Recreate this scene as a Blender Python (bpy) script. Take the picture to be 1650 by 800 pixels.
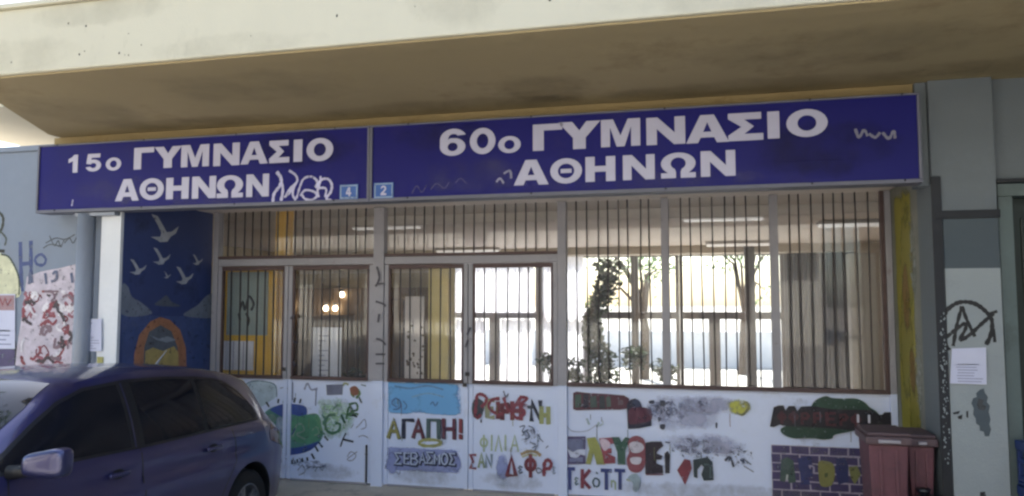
import bpy, bmesh, math, random
from mathutils import Vector, Matrix
R = math.radians
scene = bpy.context.scene
for o in list(bpy.data.objects): bpy.data.objects.remove(o)

# ------------------------------------------------------------------ camera
cam_data = bpy.data.cameras.new('camera'); cam = bpy.data.objects.new('camera', cam_data)
scene.collection.objects.link(cam); scene.camera = cam
cam_data.sensor_width = 36; cam_data.lens = 36*1250/1650
cam_data.clip_start = 0.05; cam_data.clip_end = 3000
cam.location = (0, 0, 1.9); cam.rotation_euler = (R(90+4.202), 0, R(14.043))

# ------------------------------------------------------------------ sky, sun, exposure
SUN_EL, SUN_AZ = 50.0, -20.0            # degrees; azimuth clockwise from +Y (behind the school)
w = bpy.data.worlds.new('World'); scene.world = w; w.use_nodes = True
nt = w.node_tree; nt.nodes.clear()
wo = nt.nodes.new('ShaderNodeOutputWorld'); bg = nt.nodes.new('ShaderNodeBackground'); sk = nt.nodes.new('ShaderNodeTexSky')
sk.sky_type = 'NISHITA'; sk.sun_disc = False; sk.sun_elevation = R(SUN_EL); sk.sun_rotation = R(SUN_AZ)
sk.air_density = 1.0; sk.dust_density = 2.0; sk.ozone_density = 1.0
bg.inputs['Strength'].default_value = 0.15
nt.links.new(sk.outputs[0], bg.inputs[0]); nt.links.new(bg.outputs[0], wo.inputs[0])
sl = bpy.data.lights.new('sun', 'SUN'); so = bpy.data.objects.new('sun', sl); scene.collection.objects.link(so)
sl.energy = 4.8; sl.angle = R(0.53); sl.color = (1.0, 0.95, 0.88)
sd = Vector((math.sin(R(SUN_AZ))*math.cos(R(SUN_EL)), math.cos(R(SUN_AZ))*math.cos(R(SUN_EL)), math.sin(R(SUN_EL))))
so.rotation_euler = sd.to_track_quat('Z', 'Y').to_euler(); so.location = sd*60
vs = scene.view_settings
vs.view_transform = 'Standard'; vs.look = 'None'; vs.gamma = 1; vs.use_curve_mapping = False; vs.exposure = 1.85
scene.cycles.filter_width = 2.5; scene.cycles.transparent_max_bounces = 40

# ------------------------------------------------------------------ helpers
def lin(h):
    h = h.lstrip('#'); c = [int(h[i:i+2], 16)/255 for i in (0, 2, 4)]
    return tuple(x/12.92 if x <= .04045 else ((x+.055)/1.055)**2.4 for x in c)+(1,)

def new_mat(name):
    m = bpy.data.materials.new(name); m.use_nodes = True
    n = m.node_tree; b = n.nodes['Principled BSDF']
    return m, n, b

def mat(name, col, rough=.6, metal=0, var=.12, scale=3.0, bump=.0, bscale=60, dirt=None, dirt_amt=.5, dirt_scale=2.2, dirt_thr=.55, coat=0, stretch=(1, 1, 1), spec=.5):
    """plain painted surface: two scales of mottling, optional dirt patches, optional fine relief"""
    m, n, b = new_mat(name)
    c = lin(col) if isinstance(col, str) else col
    tc = n.nodes.new('ShaderNodeTexCoord'); mp = n.nodes.new('ShaderNodeMapping'); mp.inputs['Scale'].default_value = stretch
    n.links.new(tc.outputs['Object'], mp.inputs['Vector'])
    def noise(s, d=5, r=.6):
        t = n.nodes.new('ShaderNodeTexNoise'); t.inputs['Scale'].default_value = s; t.inputs['Detail'].default_value = d
        t.inputs['Roughness'].default_value = r; n.links.new(mp.outputs[0], t.inputs['Vector']); return t.outputs['Fac']
    def mixc(fac, a, bb, blend='MIX'):
        x = n.nodes.new('ShaderNodeMix'); x.data_type = 'RGBA'; x.blend_type = blend
        for s, v in ((x.inputs[0], fac), (x.inputs[6], a), (x.inputs[7], bb)):
            if isinstance(v, (int, float, tuple)): s.default_value = v
            else: n.links.new(v, s)
        return x.outputs[2]
    def ramp(v, lo, hi):
        x = n.nodes.new('ShaderNodeMapRange'); x.inputs[1].default_value = lo; x.inputs[2].default_value = hi; x.clamp = True
        n.links.new(v, x.inputs[0]); return x.outputs[0]
    dark = tuple(x*max(.1, 1-var*1.6) for x in c[:3])+(1,); lite = tuple(min(.95, x*(1+var)) for x in c[:3])+(1,)
    col_o = mixc(ramp(noise(scale), .3, .7), dark, lite)
    col_o = mixc(ramp(noise(scale*9, 3), .35, .75), col_o, tuple(x*(1-var*.7) for x in c[:3])+(1,))
    if dirt:
        f = ramp(noise(dirt_scale, 8, .7), dirt_thr, dirt_thr+.14)
        mu = n.nodes.new('ShaderNodeMath'); mu.operation = 'MULTIPLY'; mu.inputs[1].default_value = dirt_amt; n.links.new(f, mu.inputs[0])
        col_o = mixc(mu.outputs[0], col_o, lin(dirt) if isinstance(dirt, str) else dirt)
    n.links.new(col_o, b.inputs['Base Color'])
    b.inputs['Metallic'].default_value = metal; b.inputs['Specular IOR Level'].default_value = spec
    rr = n.nodes.new('ShaderNodeMapRange'); rr.inputs[3].default_value = max(.03, rough-.1); rr.inputs[4].default_value = min(1, rough+.12)
    n.links.new(noise(scale*4), rr.inputs[0]); n.links.new(rr.outputs[0], b.inputs['Roughness'])
    b.inputs['Coat Weight'].default_value = coat; b.inputs['Coat Roughness'].default_value = .06
    if bump:
        bp = n.nodes.new('ShaderNodeBump'); bp.inputs['Strength'].default_value = bump; bp.inputs['Distance'].default_value = .01
        n.links.new(noise(bscale, 6), bp.inputs['Height']); n.links.new(bp.outputs[0], b.inputs['Normal'])
    return m

_paints = {}
def wear(m):
    """small chips and thin spots where the surface below shows through"""
    n = m.node_tree; tc = n.nodes.new('ShaderNodeTexCoord'); t = n.nodes.new('ShaderNodeTexNoise'); t.inputs['Scale'].default_value = 17; t.inputs['Detail'].default_value = 9; t.inputs['Roughness'].default_value = .72
    n.links.new(tc.outputs['Object'], t.inputs['Vector']); r = n.nodes.new('ShaderNodeMapRange'); r.inputs[1].default_value = .33; r.inputs[2].default_value = .43; r.inputs[3].default_value = .15
    n.links.new(t.outputs['Fac'], r.inputs[0]); n.links.new(r.outputs[0], n.nodes['Principled BSDF'].inputs['Alpha'])
def paint(col, rough=.55):
    """flat brushed or sprayed paint of one colour"""
    k = (col, rough)
    if k not in _paints:
        c = lin(col)[:3]; g = .3*c[0]+.55*c[1]+.15*c[2]; sat = (max(c)-min(c))/max(max(c), 1e-4)
        if sat > .35: c = tuple((x*.72+g*.28)*.78 for x in c)      # weathered pigment
        _paints[k] = mat('paint_'+col.lstrip('#'), tuple(c)+(1,), rough, var=.2, scale=9, dirt=tuple(x*.7+.06 for x in c)+(1,), dirt_amt=.5, dirt_scale=11, dirt_thr=.55)
        wear(_paints[k])
    return _paints[k]

def glass_mat(name, tint=(1, 1, 1, 1), refl=1.0, veil=0):
    m = bpy.data.materials.new(name); m.use_nodes = True; n = m.node_tree; n.nodes.clear()
    o = n.nodes.new('ShaderNodeOutputMaterial'); mx = n.nodes.new('ShaderNodeMixShader'); t = n.nodes.new('ShaderNodeBsdfTransparent'); g = n.nodes.new('ShaderNodeBsdfGlossy')
    t.inputs[0].default_value = tint; g.inputs['Roughness'].default_value = .03
    lw = n.nodes.new('ShaderNodeLayerWeight'); lw.inputs[0].default_value = .5
    pw = n.nodes.new('ShaderNodeMath'); pw.operation = 'POWER'; pw.inputs[1].default_value = 5; n.links.new(lw.outputs['Facing'], pw.inputs[0])
    f = n.nodes.new('ShaderNodeMath'); f.operation = 'MULTIPLY_ADD'; f.inputs[1].default_value = .96; f.inputs[2].default_value = .04; n.links.new(pw.outputs[0], f.inputs[0])
    tc = n.nodes.new('ShaderNodeTexCoord'); ns = n.nodes.new('ShaderNodeTexNoise'); ns.inputs['Scale'].default_value = 1.5
    bp = n.nodes.new('ShaderNodeBump'); bp.inputs['Strength'].default_value = .006; bp.inputs['Distance'].default_value = .02
    n.links.new(tc.outputs['Object'], ns.inputs['Vector']); n.links.new(ns.outputs['Fac'], bp.inputs['Height']); n.links.new(bp.outputs[0], g.inputs['Normal'])
    mu = n.nodes.new('ShaderNodeMath'); mu.operation = 'MULTIPLY'; mu.inputs[1].default_value = refl
    if veil:  # pale scatter mixed into the pane imitates glare haze over the view
        df = n.nodes.new('ShaderNodeBsdfDiffuse'); df.inputs[0].default_value = (.62, .64, .68, 1); tl = n.nodes.new('ShaderNodeBsdfTranslucent'); tl.inputs[0].default_value = (.62, .64, .68, 1); dm = n.nodes.new('ShaderNodeMixShader'); n.links.new(df.outputs[0], dm.inputs[1]); n.links.new(tl.outputs[0], dm.inputs[2])
        dn = n.nodes.new('ShaderNodeTexNoise'); dn.inputs['Scale'].default_value = 2.2; dn.inputs['Detail'].default_value = 6; n.links.new(tc.outputs['Object'], dn.inputs['Vector'])
        dr = n.nodes.new('ShaderNodeMapRange'); dr.inputs[1].default_value = .3; dr.inputs[2].default_value = .75; dr.inputs[3].default_value = veil*.5; dr.inputs[4].default_value = veil*1.5; n.links.new(dn.outputs['Fac'], dr.inputs[0])
        m2 = n.nodes.new('ShaderNodeMixShader'); n.links.new(dr.outputs[0], m2.inputs[0]); n.links.new(t.outputs[0], m2.inputs[1]); n.links.new(dm.outputs[0], m2.inputs[2]); t = m2
    n.links.new(f.outputs[0], mu.inputs[0]); n.links.new(mu.outputs[0], mx.inputs[0]); n.links.new(t.outputs[0], mx.inputs[1]); n.links.new(g.outputs[0], mx.inputs[2]); n.links.new(mx.outputs[0], o.inputs[0])
    return m

def spray_mat(name, col, scale=10, lo=.42, hi=.62, amt=.9):
    """worn or sprayed paint: covers the surface below in speckles, thinning to the edges (attribute 'cover')"""
    m, n, b = new_mat(name); b.inputs['Base Color'].default_value = lin(col); b.inputs['Roughness'].default_value = .7
    tc = n.nodes.new('ShaderNodeTexCoord'); t = n.nodes.new('ShaderNodeTexNoise'); t.inputs['Scale'].default_value = scale; t.inputs['Detail'].default_value = 7; t.inputs['Roughness'].default_value = .7
    n.links.new(tc.outputs['Object'], t.inputs['Vector'])
    at = n.nodes.new('ShaderNodeAttribute'); at.attribute_name = 'cover'
    ad = n.nodes.new('ShaderNodeMath'); ad.operation = 'ADD'; n.links.new(t.outputs['Fac'], ad.inputs[0])
    sb = n.nodes.new('ShaderNodeMath'); sb.operation = 'MULTIPLY_ADD'; sb.inputs[1].default_value = .45; sb.inputs[2].default_value = -.45
    n.links.new(at.outputs['Fac'], sb.inputs[0]); n.links.new(sb.outputs[0], ad.inputs[1])
    r = n.nodes.new('ShaderNodeMapRange'); r.inputs[1].default_value = lo; r.inputs[2].default_value = hi; r.inputs[4].default_value = amt; n.links.new(ad.outputs[0], r.inputs[0])
    n.links.new(r.outputs[0], b.inputs['Alpha'])
    return m

COL = scene.collection
def link(name, me, m=None, parent=None):
    o = bpy.data.objects.new(name, me); COL.objects.link(o)
    if m is not None: me.materials.append(m)
    if parent is not None:
        o.parent = parent; o.matrix_parent_inverse = root_inv(parent)
    return o
def root_inv(p):
    return world_of(p).inverted()
def world_of(p):
    mtx = Matrix.LocRotScale(p.location, p.rotation_euler, p.scale)
    if p.parent is not None: mtx = world_of(p.parent) @ p.matrix_parent_inverse @ mtx
    return mtx

class MB:
    """collects boxes, prisms, tubes and sheets into one mesh"""
    def __init__(s): s.v = []; s.f = []
    def add(s, v, f):
        k = len(s.v); s.v += [tuple(p) for p in v]; s.f += [tuple(i+k for i in q) for q in f]; return s
    def box(s, x0, x1, y0, y1, z0, z1):
        return s.add([(x0,y0,z0),(x1,y0,z0),(x1,y1,z0),(x0,y1,z0),(x0,y0,z1),(x1,y0,z1),(x1,y1,z1),(x0,y1,z1)],
                     [(0,3,2,1),(4,5,6,7),(0,1,5,4),(1,2,6,5),(2,3,7,6),(3,0,4,7)])
    def prism(s, pts, a, b, axis='Z'):
        n = len(pts); mk = {'Z': lambda p, t: (p[0], p[1], t), 'Y': lambda p, t: (p[0], t, p[1]), 'X': lambda p, t: (t, p[0], p[1])}[axis]
        return s.add([mk(p, a) for p in pts]+[mk(p, b) for p in pts],
                     [tuple(range(n))[::-1], tuple(range(n, 2*n))]+[(i, (i+1) % n, n+(i+1) % n, n+i) for i in range(n)])
    def tube(s, pts, r, n=8, caps=True):
        pts = [Vector(p) for p in pts]; rs = r if isinstance(r, (list, tuple)) else [r]*len(pts); vs_ = []
        for i, p in enumerate(pts):
            d = (pts[min(i+1, len(pts)-1)]-pts[max(i-1, 0)]).normalized()
            a = d.orthogonal().normalized() if abs(d.z) > .9 else d.cross(Vector((0, 0, 1))).normalized(); b = d.cross(a)
            vs_ += [p+(a*math.cos(2*math.pi*j/n)+b*math.sin(2*math.pi*j/n))*rs[i] for j in range(n)]
        fs = [(i*n+j, i*n+(j+1) % n, (i+1)*n+(j+1) % n, (i+1)*n+j) for i in range(len(pts)-1) for j in range(n)]
        if caps: fs += [tuple(range(n))[::-1], tuple(range((len(pts)-1)*n, len(pts)*n))]
        return s.add(vs_, fs)
    def lathe(s, prof, axis_pt, axis='X', n=28):
        """prof: (radius, offset along axis)"""
        vs_ = []
        for r_, t in prof:
            for j in range(n):
                a = 2*math.pi*j/n; c, q = r_*math.cos(a), r_*math.sin(a)
                p = {'X': (t, c, q), 'Y': (c, t, q), 'Z': (c, q, t)}[axis]
                vs_.append(tuple(p[i]+axis_pt[i] for i in range(3)))
        return s.add(vs_, [(i*n+j, i*n+(j+1) % n, (i+1)*n+(j+1) % n, (i+1)*n+j) for i in range(len(prof)-1) for j in range(n)])
    def build(s, name, m=None, parent=None, bevel=0, smooth=False, segs=2, fix=True):
        me = bpy.data.meshes.new(name); me.from_pydata(s.v, [], s.f)
        bm = bmesh.new(); bm.from_mesh(me)
        if fix: bmesh.ops.recalc_face_normals(bm, faces=bm.faces)
        if bevel: bmesh.ops.bevel(bm, geom=list(bm.edges), offset=bevel, segments=segs, affect='EDGES', profile=.6, clamp_overlap=True)
        bm.to_mesh(me); bm.free()
        if smooth:
            for p in me.polygons: p.use_smooth = True
        return link(name, me, m, parent)
def B(name, x0, x1, y0, y1, z0, z1, m, parent=None, bevel=.004): return MB().box(x0, x1, y0, y1, z0, z1).build(name, m, parent, bevel)

def thing(name, label, cat, loc=(0, 0, 0), group=None):
    o = bpy.data.objects.new(name, None); COL.objects.link(o); o.location = loc; o.empty_display_size = .2
    return tag(o, label, cat, group)
def tag(o, label, cat, group=None):
    o['label'] = label; o['category'] = cat; o['kind'] = 'thing'
    if group: o['group'] = group
    return o
def struct(o): o['kind'] = 'structure'; return o

# planes that carry paint: (u, v, d) -> world, d = distance proud of the surface
PLANES = {'G': lambda u, v, d: (u, 7.75-d, v), 'S': lambda u, v, d: (u, 6.27-d, v), 'P': lambda u, v, d: (u, 6.37-d, v),
          'W': lambda u, v, d: (u, 6.55-d, v), 'C': lambda u, v, d: (u, v, 3.60-d), 'F': lambda u, v, d: (u, 4.53-d, v), 'L': lambda u, v, d: (-5.52+d, u, v), 'R': lambda u, v, d: (1.66-d, u, v)}
_layer = {}
def layer(pl):
    _layer[pl] = _layer.get(pl, .0016)+.00012; return _layer[pl]
def smoothline(p, n=5, closed=False):
    if len(p) < 3 and not closed: return [Vector(q) for q in p]
    p = [Vector(q) for q in p]; out = []; m = len(p)
    for i in range(m if closed else m-1):
        a, b, c, d = (p[(i-1) % m], p[i], p[(i+1) % m], p[(i+2) % m]) if closed else (p[max(i-1, 0)], p[i], p[i+1], p[min(i+2, m-1)])
        for k in range(n):
            t = k/n; out.append(.5*((2*b)+(c-a)*t+(2*a-5*b+4*c-d)*t*t+(3*b-3*c+d-a)*t**3))
    if not closed: out.append(p[-1])
    return out
def ribbon(name, pts, width, pl, m, parent, smooth=True, closed=False, taper=0):
    """one brush or marker stroke lying on a plane"""
    q = smoothline(pts, 6, closed) if smooth else [Vector(p) for p in pts]
    if closed: q.append(q[0])
    d0 = layer(pl); F_ = PLANES[pl]; v = []; n = len(q)
    for i, p in enumerate(q):
        a, b = q[max(i-1, 0)], q[min(i+1, n-1)]
        if closed and i in (0, n-1): a, b = q[n-2], q[1]
        t = (b-a); t = t.normalized() if t.length > 1e-9 else Vector((1, 0)); nrm = Vector((-t.y, t.x))
        k = 1.0
        if not smooth and 0 < i < n-1:
            t1 = (p-q[i-1]).normalized(); k = min(1.6, 1/max(.5, abs(nrm.dot(Vector((-t1.y, t1.x))))))
        wd = width*(1+.16*math.sin(i*1.9+p.x*37)+.1*math.sin(i*.73+p.y*53))
        for s in (-1, 1):
            u = p+nrm*wd*.5*k*s; v.append(F_(u.x, u.y, d0+i*2e-6))
    return MB().add(v, [(2*i, 2*i+1, 2*i+3, 2*i+2) for i in range(n-1)]).build(name, m, parent, fix=False)
def blob(name, pts, pl, m, parent, smooth=True, n=5):
    q = smoothline(pts, n, True) if smooth else [Vector(p) for p in pts]
    d0 = layer(pl); F_ = PLANES[pl]
    return MB().add([F_(p.x, p.y, d0) for p in q], [tuple(range(len(q)))]).build(name, m, parent, fix=False)
def smudge(name, c, ru, rv, pl, m, parent, nu=18, nv=12, rot=0, flat=False):
    """a patch of worn spray paint whose cover thins towards its edge"""
    d0 = layer(pl); F_ = PLANES[pl]; v = []; cov = []
    for j in range(nv+1):
        for i in range(nu+1):
            a, b = 2*i/nu-1, 2*j/nv-1; u = a*ru*math.cos(rot)-b*rv*math.sin(rot); vv = a*ru*math.sin(rot)+b*rv*math.cos(rot)
            v.append(F_(c[0]+u, c[1]+vv, d0)); r = max(abs(a), abs(b)) if flat else math.hypot(a, b)
            cov.append(max(0, min(1, (1-r)*(6 if flat else 2.2))))
    o = MB().add(v, [(j*(nu+1)+i, j*(nu+1)+i+1, (j+1)*(nu+1)+i+1, (j+1)*(nu+1)+i) for j in range(nv) for i in range(nu)]).build(name, m, parent, fix=False)
    at = o.data.attributes.new('cover', 'FLOAT', 'POINT')
    for i, c_ in enumerate(cov): at.data[i].value = c_
    return o
def ell(cx, cy, rx, ry, a0=0, a1=360, n=24): return [(cx+rx*math.cos(R(a0+(a1-a0)*i/n)), cy+ry*math.sin(R(a0+(a1-a0)*i/n))) for i in range(n+1)]

# heavy sign lettering: outlines in a unit box, first loop outer, the others holes or islands
GLYPH = {
 'Γ': [[(0,0),(0,1),(1,1),(1,.76),(.37,.76),(.37,0)]],
 'Υ': [[(0,1),(.33,1),(.5,.67),(.67,1),(1,1),(.65,.41),(.65,0),(.35,0),(.35,.41)]],
 'Μ': [[(0,0),(0,1),(.31,1),(.5,.4),(.69,1),(1,1),(1,0),(.77,0),(.77,.72),(.6,0),(.4,0),(.23,.72),(.23,0)]],
 'Ν': [[(0,0),(0,1),(.29,1),(.73,.42),(.73,1),(1,1),(1,0),(.71,0),(.27,.58),(.27,0)]],
 'Α': [[(0,0),(.34,1),(.66,1),(1,0),(.72,0),(.66,.19),(.34,.19),(.28,0)], [(.4,.39),(.5,.74),(.6,.39)]],
 'Σ': [[(0,0),(0,.2),(.38,.5),(0,.8),(0,1),(.95,1),(.95,.76),(.46,.76),(.74,.5),(.46,.24),(1,.24),(1,0)]],
 'Ι': [[(0,0),(0,1),(1,1),(1,0)]],
 'Ο': [ell(.5,.5,.5,.5,0,345,23), ell(.5,.5,.23,.28,0,345,23)],
 'Θ': [ell(.5,.5,.5,.5,0,345,23), ell(.5,.5,.26,.29,0,345,23), [(.33,.42),(.33,.58),(.67,.58),(.67,.42)]],
 'Η': [[(0,0),(0,1),(.31,1),(.31,.62),(.69,.62),(.69,1),(1,1),(1,0),(.69,0),(.69,.39),(.31,.39),(.31,0)]],
 'Ω': [[(0,0),(0,.2),(.2,.2)]+ell(.5,.57,.5,.43,218,-38,22)+[(.8,.2),(1,.2),(1,0),(.57,0),(.57,.24)]+ell(.5,.57,.22,.24,-62,242,20)+[(.43,.24),(.43,0)]],
 '1': [[(.42,0),(.42,.66),(.05,.55),(.05,.77),(.34,.86),(.5,1),(.82,1),(.82,0)]],
 '5': [[(.14,1),(.92,1),(.92,.78),(.38,.78),(.36,.66)]+ell(.5,.335,.5,.335,105,-165,20)+[(.26,.27)]+ell(.5,.335,.2,.15,-150,150,16)+[(.28,.42),(.05,.45)]],
 '6': [ell(.5,.33,.5,.33,70,-178,20)+ell(.53,.6,.53,.4,180,25,14)+[(.68,.74)]+ell(.53,.66,.2,.15,25,150,8)+[(.3,.6),(.42,.655)], ell(.5,.33,.2,.16,0,345,20)],
 '4': [[(.5,0),(.5,.22),(0,.22),(0,.42),(.45,1),(.78,1),(.78,.42),(1,.42),(1,.22),(.78,.22),(.78,0)], [(.24,.42),(.5,.76),(.5,.42)]],
 '2': [[(0,0),(0,.2),(.5,.5)]+ell(.48,.72,.22,.12,-30,150,8)+[(.02,.68)]+ell(.5,.7,.48,.3,170,-40,12)+[(.48,.22),(1,.22),(1,0)]],
}
def glyph(ch, x0, x1, z0, z1, y, m, parent, skew=0, thick=.004, name='letter'):
    cu = bpy.data.curves.new('g', 'CURVE'); cu.dimensions = '2D'; cu.fill_mode = 'BOTH'; cu.extrude = thick/2
    for loop in GLYPH[ch]:
        sp = cu.splines.new('POLY'); sp.points.add(len(loop)-1); sp.use_cyclic_u = True
        for p, (a, b) in zip(sp.points, loop): p.co = (x0+(x1-x0)*a, z0+(z1-z0)*b, 0, 1)
    t = bpy.data.objects.new('g', cu); COL.objects.link(t)
    me = bpy.data.meshes.new_from_object(t.evaluated_get(bpy.context.evaluated_depsgraph_get()))
    bpy.data.objects.remove(t); me.name = name
    me.transform(Matrix(((1, 0, 0, 0), (0, 0, -1, y-thick/2), (0, 1, 0, 0), (0, 0, 0, 1)))); me.materials.clear()
    return link(name, me, m, parent)

# hand-painted lettering: strokes in a unit box
STROKE = {
 'Α': [[(0,0),(.5,1),(1,0)],[(.2,.36),(.8,.36)]], 'Γ': [[(0,0),(0,1),(1,1)]], 'Π': [[(0,0),(0,1),(1,1),(1,0)]], 'Η': [[(0,0),(0,1)],[(1,0),(1,1)],[(0,.5),(1,.5)]],
 '!': [[(.5,1),(.5,.35)],[(.5,.12),(.5,0)]], 'Σ': [[(1,1),(0,1),(.55,.5),(0,0),(1,0)]], 'Ε': [[(1,1),(0,1),(0,0),(1,0)],[(0,.5),(.8,.5)]],
 'Β': [[(0,0),(0,1),(.7,1),(.9,.75),(.6,.52),(0,.52)],[(.6,.52),(1,.28),(.7,0),(0,0)]], 'Μ': [[(0,0),(0,1),(.5,.4),(1,1),(1,0)]], 'Ο': [ell(.5,.5,.5,.5,90,450,12)],
 'Δ': [[(0,0),(.5,1),(1,0),(0,0)]], 'Φ': [[(.5,-.02),(.5,1)], ell(.5,.55,.5,.27,90,450,12)], 'Ρ': [[(0,0),(0,1),(.7,1),(1,.75),(.7,.5),(0,.5)]], 'Λ': [[(0,0),(.5,1),(1,0)]],
 'Υ': [[(0,1),(.5,.5),(1,1)],[(.5,.5),(.5,0)]], 'Ι': [[(.5,0),(.5,1)]], 'Ν': [[(0,0),(0,1),(1,0),(1,1)]], 'Τ': [[(0,1),(1,1)],[(.5,1),(.5,0)]], 'Κ': [[(0,0),(0,1)],[(1,1),(0,.45),(1,0)]],
 'Θ': [ell(.5,.5,.5,.5,90,450,14),[(.2,.5),(.8,.5)]], 'ε': [[(1,.85),(.4,1),(.1,.75),(.6,.52),(.1,.25),(.4,0),(1,.15)]], 'η': [[(0,0),(0,1)],[(0,.7),(.5,1),(1,.7),(1,-.3)]],
}
def letter(ch, x0, z0, x1, z1, width, pl, col, parent, name='painted_letter'):
    """one hand-painted letter as one mesh"""
    m = paint(col); F_ = PLANES[pl]; mb = MB()
    for st in STROKE[ch]:
        q = [Vector((x0+(x1-x0)*a, z0+(z1-z0)*b)) for a, b in st]; d0 = layer(pl); n = len(q); v = []
        for i, p in enumerate(q):
            t = (q[min(i+1, n-1)]-q[max(i-1, 0)]); t.normalize(); nr = Vector((-t.y, t.x)); k = 1
            if 0 < i < n-1:
                t1 = (p-q[i-1]).normalized(); k = min(1.5, 1/max(.55, abs(nr.dot(Vector((-t1.y, t1.x))))))
            e = t*(width*.4 if i == n-1 else (-width*.4 if i == 0 else 0))
            for s in (-1, 1):
                u = p+e+nr*width*.5*k*s; v.append(F_(u.x, u.y, d0+i*2e-6))
        mb.add(v, [(2*i, 2*i+1, 2*i+3, 2*i+2) for i in range(n-1)])
    return mb.build(name, m, parent, fix=False)

# ------------------------------------------------------------------ materials
M = {}
M['asphalt'] = mat('street_concrete', '#a8a296', .85, var=.15, scale=.8, bump=.4, bscale=120, dirt='#77726a', dirt_amt=.6, dirt_scale=1.1)
M['slab'] = mat('forecourt_concrete', '#d0c6b4', .8, var=.15, scale=1.5, bump=.25, bscale=90, dirt='#57524a', dirt_amt=.6)
M['yard'] = mat('courtyard_concrete', '#c6c2b8', .85, var=.1, scale=.6, bump=.2)
M['hall_floor'] = mat('hall_terrazzo', '#bfae9c', .35, var=.12, scale=30)
M['hall_ceiling'] = mat('hall_ceiling_paint', '#e6dcd4', .8, var=.04, scale=.8)
M['cream'] = mat('cream_plaster', '#c6c1ad', .85, var=.05, scale=.7, bump=.25, bscale=120, dirt='#8f8a78', dirt_amt=.35, dirt_scale=3.5, dirt_thr=.6, stretch=(1, 1, .35))
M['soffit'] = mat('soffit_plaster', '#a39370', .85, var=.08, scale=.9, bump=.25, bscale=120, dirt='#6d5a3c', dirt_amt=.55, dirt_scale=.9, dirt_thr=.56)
M['ochre'] = mat('ochre_plaster', '#a08d64', .8, var=.1, scale=2, bump=.2, dirt='#7d6236', dirt_amt=.6, dirt_scale=2.5)
M['grey_wall'] = mat('grey_blue_plaster', '#828c9c', .85, var=.06, scale=.9, bump=.3, bscale=110, dirt='#7f858f', dirt_amt=.5, dirt_scale=1.6)
M['pillar_grey'] = mat('pillar_grey_paint', '#6a7278', .8, var=.07, scale=1.6, bump=.3, bscale=110, dirt='#66717a', dirt_amt=.6)
M['pillar_mid'] = mat('pillar_dark_grey_paint', '#4d575e', .8, var=.07, scale=1.6, bump=.3, bscale=110)
M['pillar_white'] = mat('pillar_white_paint', '#959da0', .75, var=.06, scale=2.5, bump=.35, bscale=90, dirt='#737b7c', dirt_amt=.55, dirt_scale=4, dirt_thr=.6)
M['white_wall'] = mat('white_plaster', '#dcdfe4', .8, var=.05, scale=2, bump=.3, bscale=100, dirt='#7b7d80', dirt_amt=.6, dirt_scale=5, dirt_thr=.62)
M['alu'] = mat('sign_frame_aluminium', '#666876', .55, .1, var=.07, scale=6, dirt='#6b6a70', dirt_amt=.5, dirt_scale=5)
M['post'] = mat('grey_painted_steel', '#8b919d', .5, .1, var=.06, scale=4, dirt='#6d6257', dirt_amt=.4, dirt_scale=7, dirt_thr=.62)
M['gate_grey'] = mat('gate_grey_paint', '#98969c', .55, 0, var=.07, scale=4, dirt='#6a5a58', dirt_amt=.5, dirt_scale=9, dirt_thr=.6)
M['rust_rail'] = mat('rust_red_rail_paint', '#574545', .6, .1, var=.2, scale=12, dirt='#3c2622', dirt_amt=.6, dirt_scale=14)
M['bar'] = mat('brown_black_bar_paint', '#3a3638', .55, .2, var=.25, scale=14, dirt='#4a3f3a', dirt_amt=.6, dirt_scale=16)
M['panel'] = mat('gate_panel_white_paint', '#d3dcf4', .5, var=.035, scale=1.6, dirt='#b8bac6', dirt_amt=.45, dirt_scale=3, dirt_thr=.58, bump=.05, bscale=14)
M['blue'] = mat('sign_blue_vinyl', '#181868', .5, spec=.2, var=.06, scale=1.3, dirt='#2a2760', dirt_amt=.5, dirt_scale=2.5)
M['sign_white'] = mat('sign_white_vinyl', '#b4b4cc', .4, var=.05, scale=5)
M['plate_blue'] = mat('number_plate_blue', '#2556a0', .35, var=.08, scale=20)
M['plate_line'] = paint('#8fb4dd', .4)
M['paper'] = mat('paper_sheet', '#c8cbe0', .9, var=.04, scale=6)
M['ink'] = mat('paper_print', '#8d90ad', .9, var=.1, scale=40)
M['dark'] = mat('dark_metal_strip', '#23262c', .6, .2, var=.2, scale=8)
M['wood'] = mat('brown_wood_panel', '#8d735a', .5, var=.2, scale=2.5, stretch=(1, 1, .12))
M['olive'] = mat('olive_wall_paint', '#b5a584', .7, var=.08, scale=1.5)
M['yellow'] = mat('yellow_paint', '#f0b828', .5, var=.08, scale=3)
M['pale_yellow'] = mat('pale_yellow_paint', '#efd68e', .55, var=.06, scale=3)
M['hall_wall'] = mat('hall_wall_paint', '#cabfb0', .75, var=.05, scale=1.2)
M['win_frame'] = mat('window_frame_grey', '#7d7a7c', .5, .1, var=.06, scale=5)
M['veiled_glass'] = glass_mat('veiled_gate_glass', (.97, .98, .98, 1), .75, .10)  # gate panes carry a milky veil standing in for glare haze
M['glass'] = glass_mat('window_glass', (.97, .98, .98, 1), .75)
M['door_green'] = mat('dark_green_door_paint', '#1b2a26', .5, var=.2, scale=4)
M['jamb'] = mat('grey_green_jamb_paint', '#5c6a6a', .6, var=.1, scale=4, dirt='#39423f', dirt_amt=.5)

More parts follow.
